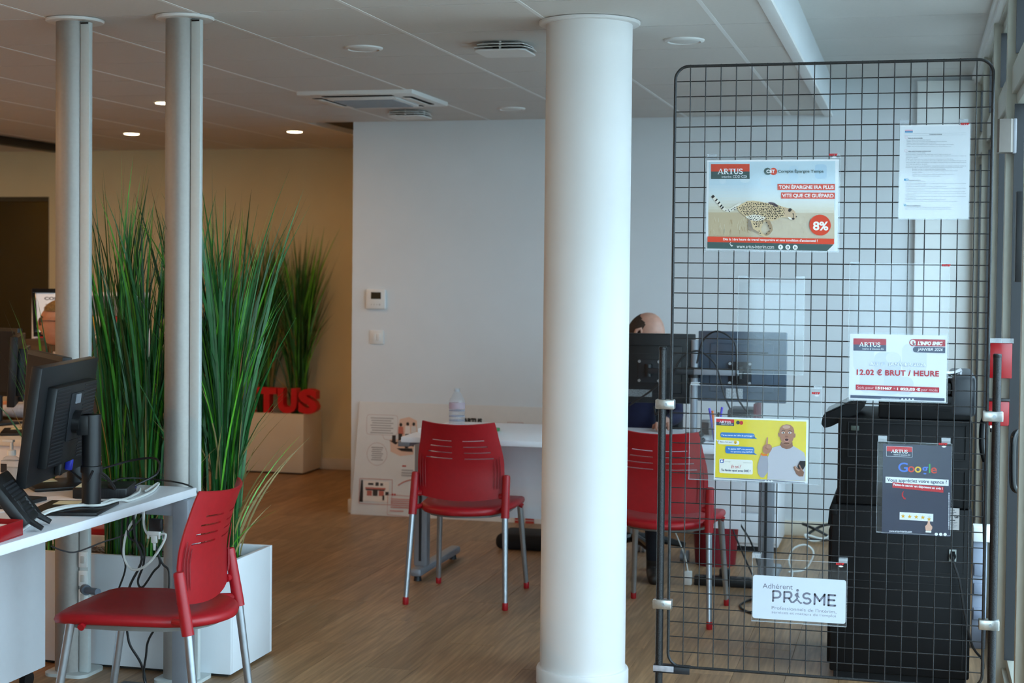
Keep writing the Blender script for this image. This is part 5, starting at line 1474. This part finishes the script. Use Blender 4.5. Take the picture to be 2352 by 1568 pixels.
cable('black_lead', [(-2.679, 4.935, .71), (-2.688, 4.93, .54), (-2.671, 4.93, .466), (-2.70, 4.93, .38)], .0035, CBL, 'short black lead hanging left of the white loop', group=LC)
cable('black_lead', [(-2.555, 4.925, .55), (-2.527, 4.925, .489), (-2.50, 4.925, .455), (-2.505, 4.91, .33), (-2.568, 4.91, .226), (-2.585, 4.92, .163), (-2.597, 4.93, .07), (-2.55, 4.95, .012), (-2.50, 4.93, .008)], .004, CBL, 'black lead dropping behind the chair to the floor', group=LC)
cable('grey_lead', [(-3.04, 5.055, .50), (-2.99, 5.05, .487), (-2.936, 5.055, .484), (-2.831, 5.06, .525), (-2.74, 5.065, .56), (-2.66, 5.06, .64)], .003, M('grey_cable', '#4c4e52', .5), 'thin grey lead sagging between the two poles', group=LC)
t = thing('video_adapter', 'black and white video adapter hanging among the cables', 'adapter', (-2.545, 4.915, .60))
MB().box(-2.570, -2.522, 4.905, 4.925, .602, .645, bev=.003).build('black_shell', BLK, t)
MB().box(-2.573, -2.530, 4.907, 4.923, .588, .603, bev=.002).box(-2.563, -2.541, 4.908, 4.922, .560, .589, bev=.004).build('white_plug', WPL, t)
for x in (-2.576, -2.534): MB().cyl((x, 4.915, .575), (x, 4.915, .60), .004, n=10).build('thumb_screw', WPL, t)
MB().cyl((-2.552, 4.915, .56), (-2.552, 4.915, .535), .006, .004, n=10).build('strain_relief', WPL, t)
o = MB().box(-2.72, -2.62, 4.95, 5.01, .001, .042, bev=.006).build('power_brick', BLK); tag(o, 'black power brick on the floor between pole and chair', 'adapter')
t = thing('floor_plug', 'grey round plug sticking out of the leftmost pole', 'plug', (-2.93, 5.14, .32))
MB().tube([(-2.965, 5.165, .325), (-2.945, 5.145, .325)], .019, 20).tube([(-2.945, 5.145, .325), (-2.88, 5.11, .33)], .013, 16).build('plug_body', M('slate_plug', '#5a6470', .5), t)

# ------------------------------------------------------------------ desks beyond the grass
t = thing('office_desk', 'white desk with front panel beyond the grass', 'desk', (-4.15, 6.58, 0))
MB().box(-4.95, -3.38, 6.18, 6.98, .712, .74, bev=.003).build('desktop', M('warm_laminate', '#e6dfd2', .4, var=.01), t)
MB().box(-4.9, -3.43, 6.20, 6.216, .18, .712, bev=.002).build('front_panel', WHITE, t)
for x in (-4.92, -3.46): MB().box(x, x + .06, 6.3, 6.9, 0, .712, bev=.004).build('leg', GREYMET, t)
t = thing('office_desk', 'cream desk at the far left where the colleague sits', 'desk', (-5.4, 7.8, 0))
MB().box(-5.9, -4.98, 7.02, 8.62, .712, .74, bev=.003).build('desktop', M('warm_laminate', '#e6dfd2', .4, var=.01), t)
for x in (-5.88, -5.06): 
    for y in (7.06, 8.52): MB().box(x, x + .06, y, y + .06, 0, .712, bev=.004).build('leg', GREYMET, t)
monitor('monitor', 'bluish dark monitor on the far desk, cut by the left edge', .50, .33, .315, (-4.42, 6.70, .7405), R(-12), R(-3))
monitor('monitor', 'dark monitor turned sideways next to the colleague', .48, .32, .300, (-4.06, 6.44, .7405), R(-62), R(-3))
o = MB().box(-4.55, -4.30, 6.24, 6.38, .7405, .755, bev=.003).build('keyboard', BLK); tag(o, 'black keyboard on the far desk', 'keyboard')
t = thing('computer_mouse', 'black mouse on the far desk', 'mouse', (-4.13, 6.30, .74))
MB().lathe([(.0, .0005), (.03, .0005), (.031, .012), (.022, .028), (.0, .034)], (-4.13, 6.30, .74), 20, sx=1, sy=1.6).build('shell', BLK, t)
MB().box(-4.133, -4.127, 6.262, 6.29, .765, .772, bev=.002).build('wheel', BLK2, t)
t = thing('picture_frame', 'black framed white certificate behind the colleague', 'picture frame', (-4.75, 8.0, 1.12), R(38))
tr = Matrix.Rotation(R(-20), 4, 'X') @ Matrix.Identity(4)
fr = MB()
for a in ((-.15, .15, .26, .285), (-.15, .15, -.0, .022), (-.15, -.128, .022, .26), (.128, .15, .022, .26)): fr.box(a[0], a[1], -.012, .008, a[2], a[3], bev=.002, tr=tr)
fr.build('frame', BLKG, t, world=False)
MB().box(-.128, .128, -.004, .0, .022, .26, tr=tr).build('page', PAPER, t, world=False)
p = Print((0, 0), (100, 0), (0, 100), .256, .238, lambda u, v, h: tuple(tr @ Vector((-.128 + u, -.004 - h, .26 + v))))
p.text('COLLÈGUE', 18, 8, 88, 18, '#40404a', .04)
for k in range(5): p.rect(20, 28 + k * 10, 80 - (k % 2) * 14, 31 + k * 10, '#9a9aa2')
q_ = p.mb.build('print', p.mats, t, world=False, sharp=0, fix=False)
t = thing('shelf_unit', 'low dark cabinet carrying the framed certificate', 'cabinet', (-4.75, 8.05, 0))
MB().box(-5.0 + .03, -4.45, 7.84 + .85, 9.1, 0, 1.0).build('carcass', M('walnut_dark', '#4a3626', .5), t) if False else MB().box(-4.96, -4.52, 7.86, 8.26, .02, 1.10, bev=.004).build('carcass', M('walnut_dark', '#4a3626', .5), t)
for s_ in (-1, 1): MB().box(-4.74 + (.004 if s_ > 0 else -.215), -4.74 + (.215 if s_ > 0 else -.004), 7.848, 7.861, .06, 1.07, bev=.003).build('door', M('walnut_door', '#553f2c', .5), t)
# bookcase with coloured files glimpsed through the blades
t = thing('bookcase', 'white open bookcase with files glimpsed between the grass blades', 'bookcase', (-5.06, 8.9, 0))
bx0, bx1, by0, by1 = -5.40, -4.73, 8.75, 9.05
for x in (bx0, bx1 - .02): MB().box(x, x + .02, by0, by1, 0, 1.36, bev=.002).build('side_panel', WHITE, t)
for z in (.05, .48, .90, 1.34): MB().box(bx0 + .02, bx1 - .02, by0, by1, z, z + .02).build('shelf', WHITE, t)
MB().box(bx0 + .02, bx1 - .02, by1 - .01, by1, .07, 1.34).build('back_panel', WHITE, t)
rng = random.Random(8)
x = bx0 + .03
cols = [('red', '#b8141c'), ('white', '#e2e2de'), ('white', '#dcdcd8'), ('black', '#222226'), ('red', '#a8141c'), ('yellow', '#d8a824'), ('white', '#e6e4de'), ('black', '#1e1e22'), ('red', '#b01a20')]
pos = ['first', 'second', 'third', 'fourth', 'fifth', 'sixth', 'seventh', 'eighth', 'ninth']
for i, (nm_, c_) in enumerate(cols):
    o = MB().box(x, x + .058, by0 + .03, by0 + .26, .9205, 1.21, bev=.003).build('box_file', M('file_' + nm_ + str(i), c_, .5))
    tag(o, '%s box file, %s from the left on the bookcase shelf' % (nm_, pos[i]), 'file', 'box files on the bookcase')
    x += .066
# ------------------------------------------------------------------ copier behind the grid
t = thing('office_copier', 'tall black office copier behind the wire grid', 'copier', (-.04, 6.22, 0))
CPB = M('copier_black', '#09090b', .55, var=.06, scale=40, spec=.22)
CPD = M('copier_dark', '#060608', .55, var=.06, scale=40, spec=.22)
MB().box(-.290, .215, 5.93, 6.52, .03, .66, bev=.008).build('lower_cabinet', CPB, t)
MB().box(-.275, .205, 5.94, 6.50, .0, .03).build('plinth', CPD, t)
MB().box(-.272, .212, 5.935, 6.50, .66, .985, bev=.01).build('engine_body', CPB, t)
MB().prism([(-.275, .70), (-.30, .64), (-.305, .58), (-.275, .56)], 5.96, 6.46, 'y').build('side_bulge', CPD, t)
MB().box(-.302, -.286, 5.97, 6.45, .05, .56, bev=.006).build('drawer_front', CPD, t)
MB().box(-.126, .206, 5.95, 6.48, .985, 1.075, bev=.008).build('scanner_bed', CPB, t)
MB().box(-.10, .135, 5.955, 6.46, 1.078, 1.125, bev=.01).build('document_feeder', CPD, t)
MB().box(.135, .222, 5.945, 6.47, 1.00, 1.150, bev=.016, seg=3).build('feeder_hinge', M('copier_grey', '#3c4046', .35), t)
for z in (1.02, 1.045): MB().box(.08, .134, 5.944, 5.95, z, z + .006).build('hinge_slot', CPD, t)
pn = MB().prism([(-.338, .955), (-.330, .985), (-.215, 1.045), (-.190, 1.05), (-.178, 1.025), (-.20, 1.0), (-.30, .945), (-.325, .938)], 5.98, 6.30, 'y').build('control_panel', CPB, t)
MB().prism([(-.322, .992), (-.226, 1.042), (-.228, 1.045), (-.324, .995)], 6.0, 6.28, 'y').build('touch_screen', BLKG, pn)
MB().prism([(-.275, .955), (-.225, .96), (-.19, 1.01), (-.215, 1.01)], 6.02, 6.24, 'y').build('panel_hinge', CPD, t)
# panel seams, ports, label and mains inlet on the side turned to us
for x0_, x1_, z0_, z1_ in ((-.235, -.03, .58, .80), (-.02, .19, .42, .80), (-.235, .19, .84, .97), (-.235, .19, .06, .38)):
    b_ = MB()
    e_ = 5.9275
    w_ = .0022
    b_.box(x0_, x1_, e_, e_ + .004, z0_, z0_ + w_).box(x0_, x1_, e_, e_ + .004, z1_ - w_, z1_).box(x0_, x0_ + w_, e_, e_ + .004, z0_, z1_).box(x1_ - w_, x1_, e_, e_ + .004, z0_, z1_)
    b_.build('panel_seam', M('seam_black', '#050507', .6), t)
MB().box(-.225, -.195, 5.928, 5.936, .938, .956, bev=.002).build('port', M('port_grey', '#3a4038', .5), t)
MB().box(-.29, -.27, 5.925, 5.935, .62, .66, bev=.002).build('latch', CPD, t)
lb = MB().box(.128, .170, 5.925, 5.9285, .585, .665).build('rating_label', M('label_grey', '#a9a4a2', .6), t)
p = Print((0, 0), (100, 0), (0, 200), .042, .080, facing_front(.128, .665, 5.925))
p.text('RoHS', 10, 12, 60, 26, '#3a3a3e', .02)
for k in range(2): p.rect(10, 36 + k * 12, 74 - k * 20, 42 + k * 12, '#55555a')
p.strip([(20, 90), (44, 90), (32, 68)], 4, '#3a3a3e', closed=True).text('GS', 58, 66, 92, 92, '#2a2a2e', .06).rect(14, 108, 66, 118, '#3a3a3e')
for k in range(6): p.rect(14, 130 + k * 10, 84 - (k % 3) * 14, 134 + k * 10, '#6c6c70')
p.build(lb, 'print')
MB().box(.115, .129, 5.926, 5.9285, .585, .612).build('small_label', M('label_grey', '#a9a4a2', .6), t)
fr = MB()
for a in ((.136, .162, .468, .474), (.136, .162, .506, .512), (.136, .141, .474, .506), (.157, .162, .474, .506)): fr.box(a[0], a[1], 5.924, 5.9305, a[2], a[3])
fr.build('inlet_frame', M('inlet_grey', '#8e928e', .5), t)
MB().cyl((.149, 5.93, .49), (.149, 5.912, .488), .012, n=14).build('mains_plug', CPD, t)
cable('mains_lead', [(.149, 5.912, .487), (.155, 5.89, .46), (.175, 5.885, .40), (.195, 5.89, .28), (.225, 5.93, .16), (.262, 5.98, .10), (.27, 6.05, .05)], .0045, CBL, 'black mains lead hanging from the copier inlet')
o = MB()
rng = random.Random(5)
for k in range(5):
    a = k * .35
    c_ = Vector((.10, 6.05 + k * .02, 1.1265 + k * .004))
    n_ = 6
    v, f = [], []
    for i in range(n_ + 1):
        for j in range(3):
            v.append((c_.x - .075 + .15 * i / n_ + rng.uniform(-.004, .004), c_.y - .09 + .09 * j, c_.z + .004 + (.018 * math.sin(i * 1.1 + a) ** 2) * (i / n_) + rng.uniform(0, .003)))
    for i in range(n_):
        for j in range(2): f.append((i * 3 + j, i * 3 + j + 1, i * 3 + j + 4, i * 3 + j + 3))
    o.add(v, f)
o = o.build('crumpled_papers', PAPER, sharp=20); tag(o, 'crumpled white papers lying on top of the copier', 'paper')

# ------------------------------------------------------------------ fittings on the street front
t = thing('wall_box', 'beige box fixed to the window post at the upper right', 'box', (.305, 5.86, 2.0))
MB().prism([(.274, 5.86), (.272, 5.80), (.279, 5.79), (.318, 5.79), (.326, 5.80), (.326, 5.86)], 1.958, 2.076).build('housing', M('beige_plastic', '#6e665f', .5), t)
MB().box(.326, .338, 5.80, 5.87, 1.955, 2.078, bev=.003).build('bracket', M('grey_plastic', '#85858a', .5), t)
t = thing('wall_box', 'red box with a clear rim on the window post, upper one', 'box', (.30, 5.85, 1.15))
MB().box(.262, .337, 5.80, 5.83, 1.155, 1.280, bev=.002).build('red_front', REDB, t)
MB().box(.258, .341, 5.796, 5.834, 1.281, 1.297).build('clear_rim', ACRY2, t)
t = thing('fire_call_point', 'smaller red box with black lid below the larger red box', 'call point', (.30, 5.85, .98))
MB().box(.258, .330, 5.79, 5.83, .985, 1.075, bev=.006).build('housing', REDB, t)
MB().box(.256, .332, 5.787, 5.83, 1.073, 1.082, bev=.002).build('lid', BLK, t)
MB().box(.266, .29, 5.792, 5.80, .977, .986).build('reset_tab', WPL, t)
MB().cyl((.272, 5.80, .976), (.272, 5.80, .962), .006, n=10).build('cable_gland', BLK, t)
t = thing('door_pull', 'black curved pull handle on the glazed door at the right edge', 'handle', (.30, 5.32, .9))
MB().tube(smooth_path([(.345, 5.34, 1.01), (.325, 5.33, 1.005), (.318, 5.325, .975), (.318, 5.325, .86), (.325, 5.33, .825), (.345, 5.34, .815)], 8), .011, 14).build('grip', BLKG, t)
for z in (.815, 1.01): MB().lathe([(.018, 0), (.018, .006), (.012, .008)], (.345, 5.34, z - .004), 16).build('rose', BLK, t)
t = thing('lock_case', 'dark vertical case on the glazed frame at the right edge', 'lock', (.335, 5.42, 1.55))
MB().box(.318, .37, 5.40, 5.47, 1.50, 1.80, bev=.003).build('case', BLK, t)
t = thing('cable_trunking', 'grey vertical cable trunking with sockets behind the copier', 'trunking', (.27, 6.62, 0))
MB().box(.245, .300, 6.58, 6.66, 0, .44, bev=.003).build('duct', M('trunk_grey', '#8a90a0', .5), t)
for z in (.30, .22, .12): MB().box(.25, .295, 6.570, 6.581, z, z + .05, bev=.003).build('socket_plate', M('trunk_plate', '#7a8090', .5), t)
o = MB().box(.244, .315, 6.56, 6.66, .4405, .50, bev=.004).build('junction_box', WPL); tag(o, 'white box on top of the grey trunking behind the copier', 'box')
t = thing('wall_handset', 'black handset hanging at the copier side by the window', 'handset', (.28, 6.0, .8))
MB().tube(smooth_path([(.262, 6.05, 1.0), (.250, 6.04, .96), (.250, 6.03, .88), (.262, 6.05, .83)], 5), .011, 12).build('grip', BLK, t)
MB().tube(smooth_path([(.262, 6.05, .83), (.255, 6.0, .70), (.262, 6.02, .5), (.27, 6.1, .3)], 6), .003, 7).build('cord', CBL, t)

# ------------------------------------------------------------------ people
def person(label, loc, rz, top_col, skin, bald, glasses, nod=0.0, turn=0.0, trouser='#1c1e28', hair_col='#6b563c'):
    t = thing('person', label, 'person', loc, rz)
    J = {'pel': (0, .04, .56, .135), 'spi': (0, .05, .74, .125), 'che': (0, .03, .93, .14), 'nb': (0, .01, 1.06, .06), 'nk': (0, -.005, 1.12, .052)}
    E_ = [('pel', 'spi'), ('spi', 'che'), ('che', 'nb'), ('nb', 'nk')]
    for s_, n_ in ((-1, 'l'), (1, 'r')):
        J.update({n_ + 'hip': (s_ * .095, -.02, .545, .092), n_ + 'kne': (s_ * .12, -.42, .52, .062), n_ + 'cal': (s_ * .12, -.42, .30, .052), n_ + 'ank': (s_ * .12, -.40, .09, .038), n_ + 'hel': (s_ * .12, -.39, .045, .04), n_ + 'toe': (s_ * .125, -.57, .03, .032),
                  n_ + 'sho': (s_ * .175, .02, 1.0, .062), n_ + 'elb': (s_ * .235, -.06, .79, .043), n_ + 'for': (s_ * .21, -.20, .785, .038), n_ + 'wri': (s_ * .17, -.33, .785, .026), n_ + 'pal': (s_ * .155, -.39, .780, .022)})
        E_ += [('pel', n_ + 'hip'), (n_ + 'hip', n_ + 'kne'), (n_ + 'kne', n_ + 'cal'), (n_ + 'cal', n_ + 'ank'), (n_ + 'ank', n_ + 'hel'), (n_ + 'hel', n_ + 'toe'), ('che', n_ + 'sho'), (n_ + 'sho', n_ + 'elb'), (n_ + 'elb', n_ + 'for'), (n_ + 'for', n_ + 'wri'), (n_ + 'wri', n_ + 'pal')]
    keys = list(J)
    me = bpy.data.meshes.new('figure')
    me.from_pydata([J[k][:3] for k in keys], [(keys.index(a), keys.index(b)) for a, b in E_], [])
    ob = bpy.data.objects.new('figure', me)
    COL.objects.link(ob)
    sk = ob.modifiers.new('skin', 'SKIN')
    sk.use_smooth_shade = True
    for i, k in enumerate(keys):
        me.skin_vertices[0].data[i].radius = (J[k][3], J[k][3] * (.8 if k in ('pel', 'spi', 'che') else 1))
        me.skin_vertices[0].data[i].use_root = (k == 'pel')
    sb = ob.modifiers.new('sub', 'SUBSURF')
    sb.levels = sb.render_levels = 2
    bpy.context.view_layer.update()
    ev = ob.evaluated_get(bpy.context.evaluated_depsgraph_get())
    m2 = bpy.data.meshes.new_from_object(ev)
    vs = [tuple(v.co) for v in m2.vertices]
    fs = [tuple(p_.vertices) for p_ in m2.polygons]
    bpy.data.objects.remove(ob)
    b = MB()
    def region(c):
        x, y, z = c
        if z > 1.075: return 0
        if y < -.325 and z > .7: return 0
        if z < .10: return 3
        if z < .66 and y < .3 and (y < -.12 or z < .62): return 2
        return 1
    n0 = len(b.v)
    b.v += vs
    for f in fs:
        c = sum((Vector(vs[i]) for i in f), Vector()) / len(f)
        b.f.append(f); b.m.append(region(c))
    # fingers and thumbs, each a bent tapering chain
    for s_ in (-1, 1):
        px, py, pz = s_ * .155, -.40, .780
        for k, ln in enumerate((.062, .072, .067, .052)):
            o_ = (k - 1.5) * .017
            pts = [(px + o_, py - .005, pz), (px + o_ * 1.1, py - .02 - ln * .4, pz + .006), (px + o_ * 1.15, py - .02 - ln * .75, pz - .006), (px + o_ * 1.15, py - .02 - ln, pz - .022)]
            b.tube(pts, [.0095, .0088, .0080, .0062], 8, 0)
        b.tube([(px - s_ * .018, py + .025, pz - .004), (px - s_ * .04, py, pz - .010), (px - s_ * .045, py - .028, pz - .018)], [.011, .0095, .007], 8, 0)
    # head: shaped sphere looking towards -Y
    hc = Vector((0, -.025, 1.235))
    nu, nv = 64, 46
    hv, hf = [], []
    def bump(d, c, w_): return math.exp(-((d - Vector(c).normalized()).length / w_) ** 2)
    for j in range(nv + 1):
        ph = PI * j / nv
        for i in range(nu):
            th = 2 * PI * i / nu
            d = Vector((math.sin(ph) * math.cos(th), math.sin(ph) * math.sin(th), math.cos(ph)))
            r = Vector((.076, .098, .118))
            if d.z < 0: r.x *= 1 - .22 * d.z * d.z; r.y *= 1 - .06 * d.z * d.z
            q = Vector((d.x * r.x, d.y * r.y, d.z * r.z))
            q += d * (.026 * bump(d, (0, -1, -.12), .16) + .012 * bump(d, (0, -1, .12), .12))        # nose, bridge
            q += d * (.008 * bump(d, (0, -1, .38), .3) - .010 * bump(d, (.36, -1, .12), .17) - .010 * bump(d, (-.36, -1, .12), .17))
            q += d * (.008 * bump(d, (0, -1, -.42), .14) - .006 * bump(d, (0, -1, -.52), .08) + .016 * bump(d, (0, -.8, -.95), .3))
            q += d * (.006 * bump(d, (.6, -.8, -.1), .3) + .006 * bump(d, (-.6, -.8, -.1), .3))
            hv.append(hc + q)
    for j in range(nv):
        for i in range(nu):
            hf.append((j * nu + i, j * nu + (i + 1) % nu, (j + 1) * nu + (i + 1) % nu, (j + 1) * nu + i))
    nh = len(b.v)
    b.add(hv, hf, 0)
    for s_ in (-1, 1):                                     # ears
        b.tube([(s_ * .074, -.02, 1.205), (s_ * .085, -.008, 1.225), (s_ * .087, -.004, 1.25), (s_ * .078, -.018, 1.268), (s_ * .073, -.03, 1.25)], [.008, .010, .010, .009, .005], 8, 0)
    HT = Matrix.Translation(Vector((0, 0, 1.13))) @ Matrix.Rotation(turn, 4, 'Z') @ Matrix.Rotation(nod, 4, 'X') @ Matrix.Translation(Vector((0, 0, -1.13)))
    b.v = b.v[:nh] + [tuple(HT @ Vector(q)) for q in b.v[nh:]]
    body = b.build('body', [skin, M('top_' + top_col.strip('#'), top_col, .85, var=.1, scale=60), M('trouser_' + trouser.strip('#'), trouser, .85, var=.1, scale=60), M('shoe_dark', '#2a2420', .5)], t, world=False, sharp=60)
    for s_ in (-1, 1):
        MB().lathe([(0, -.011), (.008, -.008), (.0115, 0), (.008, .008), (0, .011)], (s_ * .031, -.103, 1.247), 14).build('eye', M('eye_white', '#e6e2dc', .25), t, world=False)
        MB().lathe([(.0, -.005), (.005, -.003), (.0055, 0), (.005, .003), (0, .005)], (s_ * .031, -.1125, 1.247), 12).build('iris', M('eye_dark', '#2c211a', .2), t, world=False)
        MB().tube([(s_ * .014, -.117, 1.268), (s_ * .03, -.117, 1.274), (s_ * .048, -.103, 1.268)], [.002, .0035, .002], 6).build('eyebrow', M('brow', '#5a4634', .8), t, world=False)
    MB().tube([(-.022, -.112, 1.178), (0, -.122, 1.180), (.022, -.112, 1.178)], [.002, .0045, .002], 8).build('lips', M('lip', '#a05a50', .5), t, world=False)
    # hair: cap over the skull, or a shaved fringe round the back
    hb = MB()
    hv2, hf2, idx = [], [], {}
    for j in range(nv + 1):
        for i in range(nu):
            p_ = Vector(hv[j * nu + i]) - hc
            idx[(j, i)] = len(hv2)
            hv2.append(hc + p_ * (1.012 if bald else 1.09))
    for j in range(nv):
        for i in range(nu):
            c = sum((Vector(hv[k]) for k in hf[j * nu + i]), Vector()) / 4 - hc
            keep = (c.y > .0 and -.06 < c.z < .075 + .25 * (c.y - .05)) if bald else (c.z > .06 or (c.y > .02 and c.z > -.06))
            if not bald and c.y < -.07 and c.z < .075: keep = False
            if keep: hf2.append((idx[(j, i)], idx[(j, (i + 1) % nu)], idx[(j + 1, (i + 1) % nu)], idx[(j + 1, i)]))
    hb.add(hv2, hf2)
    hb.build('hair', M('hair_' + hair_col.strip('#'), hair_col, .8, var=.35, scale=90, bump=.6, bscale=160), t, world=False, sharp=0, fix=False)
    if glasses:
        g = MB()
        for s_ in (-1, 1):
            g.tube([(s_ * .033 + .024 * math.cos(2 * PI * k / 16), -.124 + .006 * abs(math.cos(2 * PI * k / 16)), 1.245 + .019 * math.sin(2 * PI * k / 16)) for k in range(16)], .0022, 6, closed=True)
            g.tube([(s_ * .057, -.118, 1.25), (s_ * .078, -.07, 1.252), (s_ * .084, -.01, 1.25)], .002, 6)
        g.tube([(-.009, -.126, 1.25), (0, -.128, 1.253), (.009, -.126, 1.25)], .002, 6)
        g.build('glasses', M('glasses_dark', '#2a2024', .3), t, world=False)
        for s_ in (-1, 1): MB().lathe([(.022, 0), (.022, .0008)], (0, 0, 0), 16).build('lens', glassy('lens_glass%d' % s_, (.7, .7, .72), .02, .8), t, world=False)
        for o_ in [c_ for c_ in t.children if c_.name.startswith('lens')]:
            o_.rotation_euler = (R(90), 0, 0)
            o_.location = (.033 if o_.name == 'lens' else -.033, -.122, 1.245)
    for o_ in t.children:
        if o_.name.split('.')[0] in ('eye', 'iris', 'eyebrow', 'lips', 'hair', 'glasses', 'lens'):
            o_.matrix_basis = HT @ o_.matrix_basis
    # shirt collar
    MB().lathe([(.062, 0), (.058, .03), (.054, .03), (.056, 0)], (0, .006, 1.055), 24, sx=1.05, sy=1.1).build('collar', M('top_' + top_col.strip('#'), top_col, .85, var=.1, scale=60), t, world=False)
    return t
person('bald man in a dark navy top sitting behind the monitors', (-1.425, 8.0, -.01), R(10), '#171a3c', SKIN2, True, False, R(30), R(66), hair_col='#3a2c24')
person('colleague with short blond hair and glasses sitting beyond the left pole', (-4.40, 7.45, -.02), R(-74), '#cfd2dc', SKIN, False, True, hair_col='#8a6c40')
oc = [o for o in bpy.data.objects if o.name == 'office_chair'][0]
c2 = copy_tree(oc)
c2.location = (-4.30, 7.44, 0)
c2.rotation_euler = (0, 0, R(-82))
c2['label'] = 'dark swivel chair under the blond colleague beyond the grass'
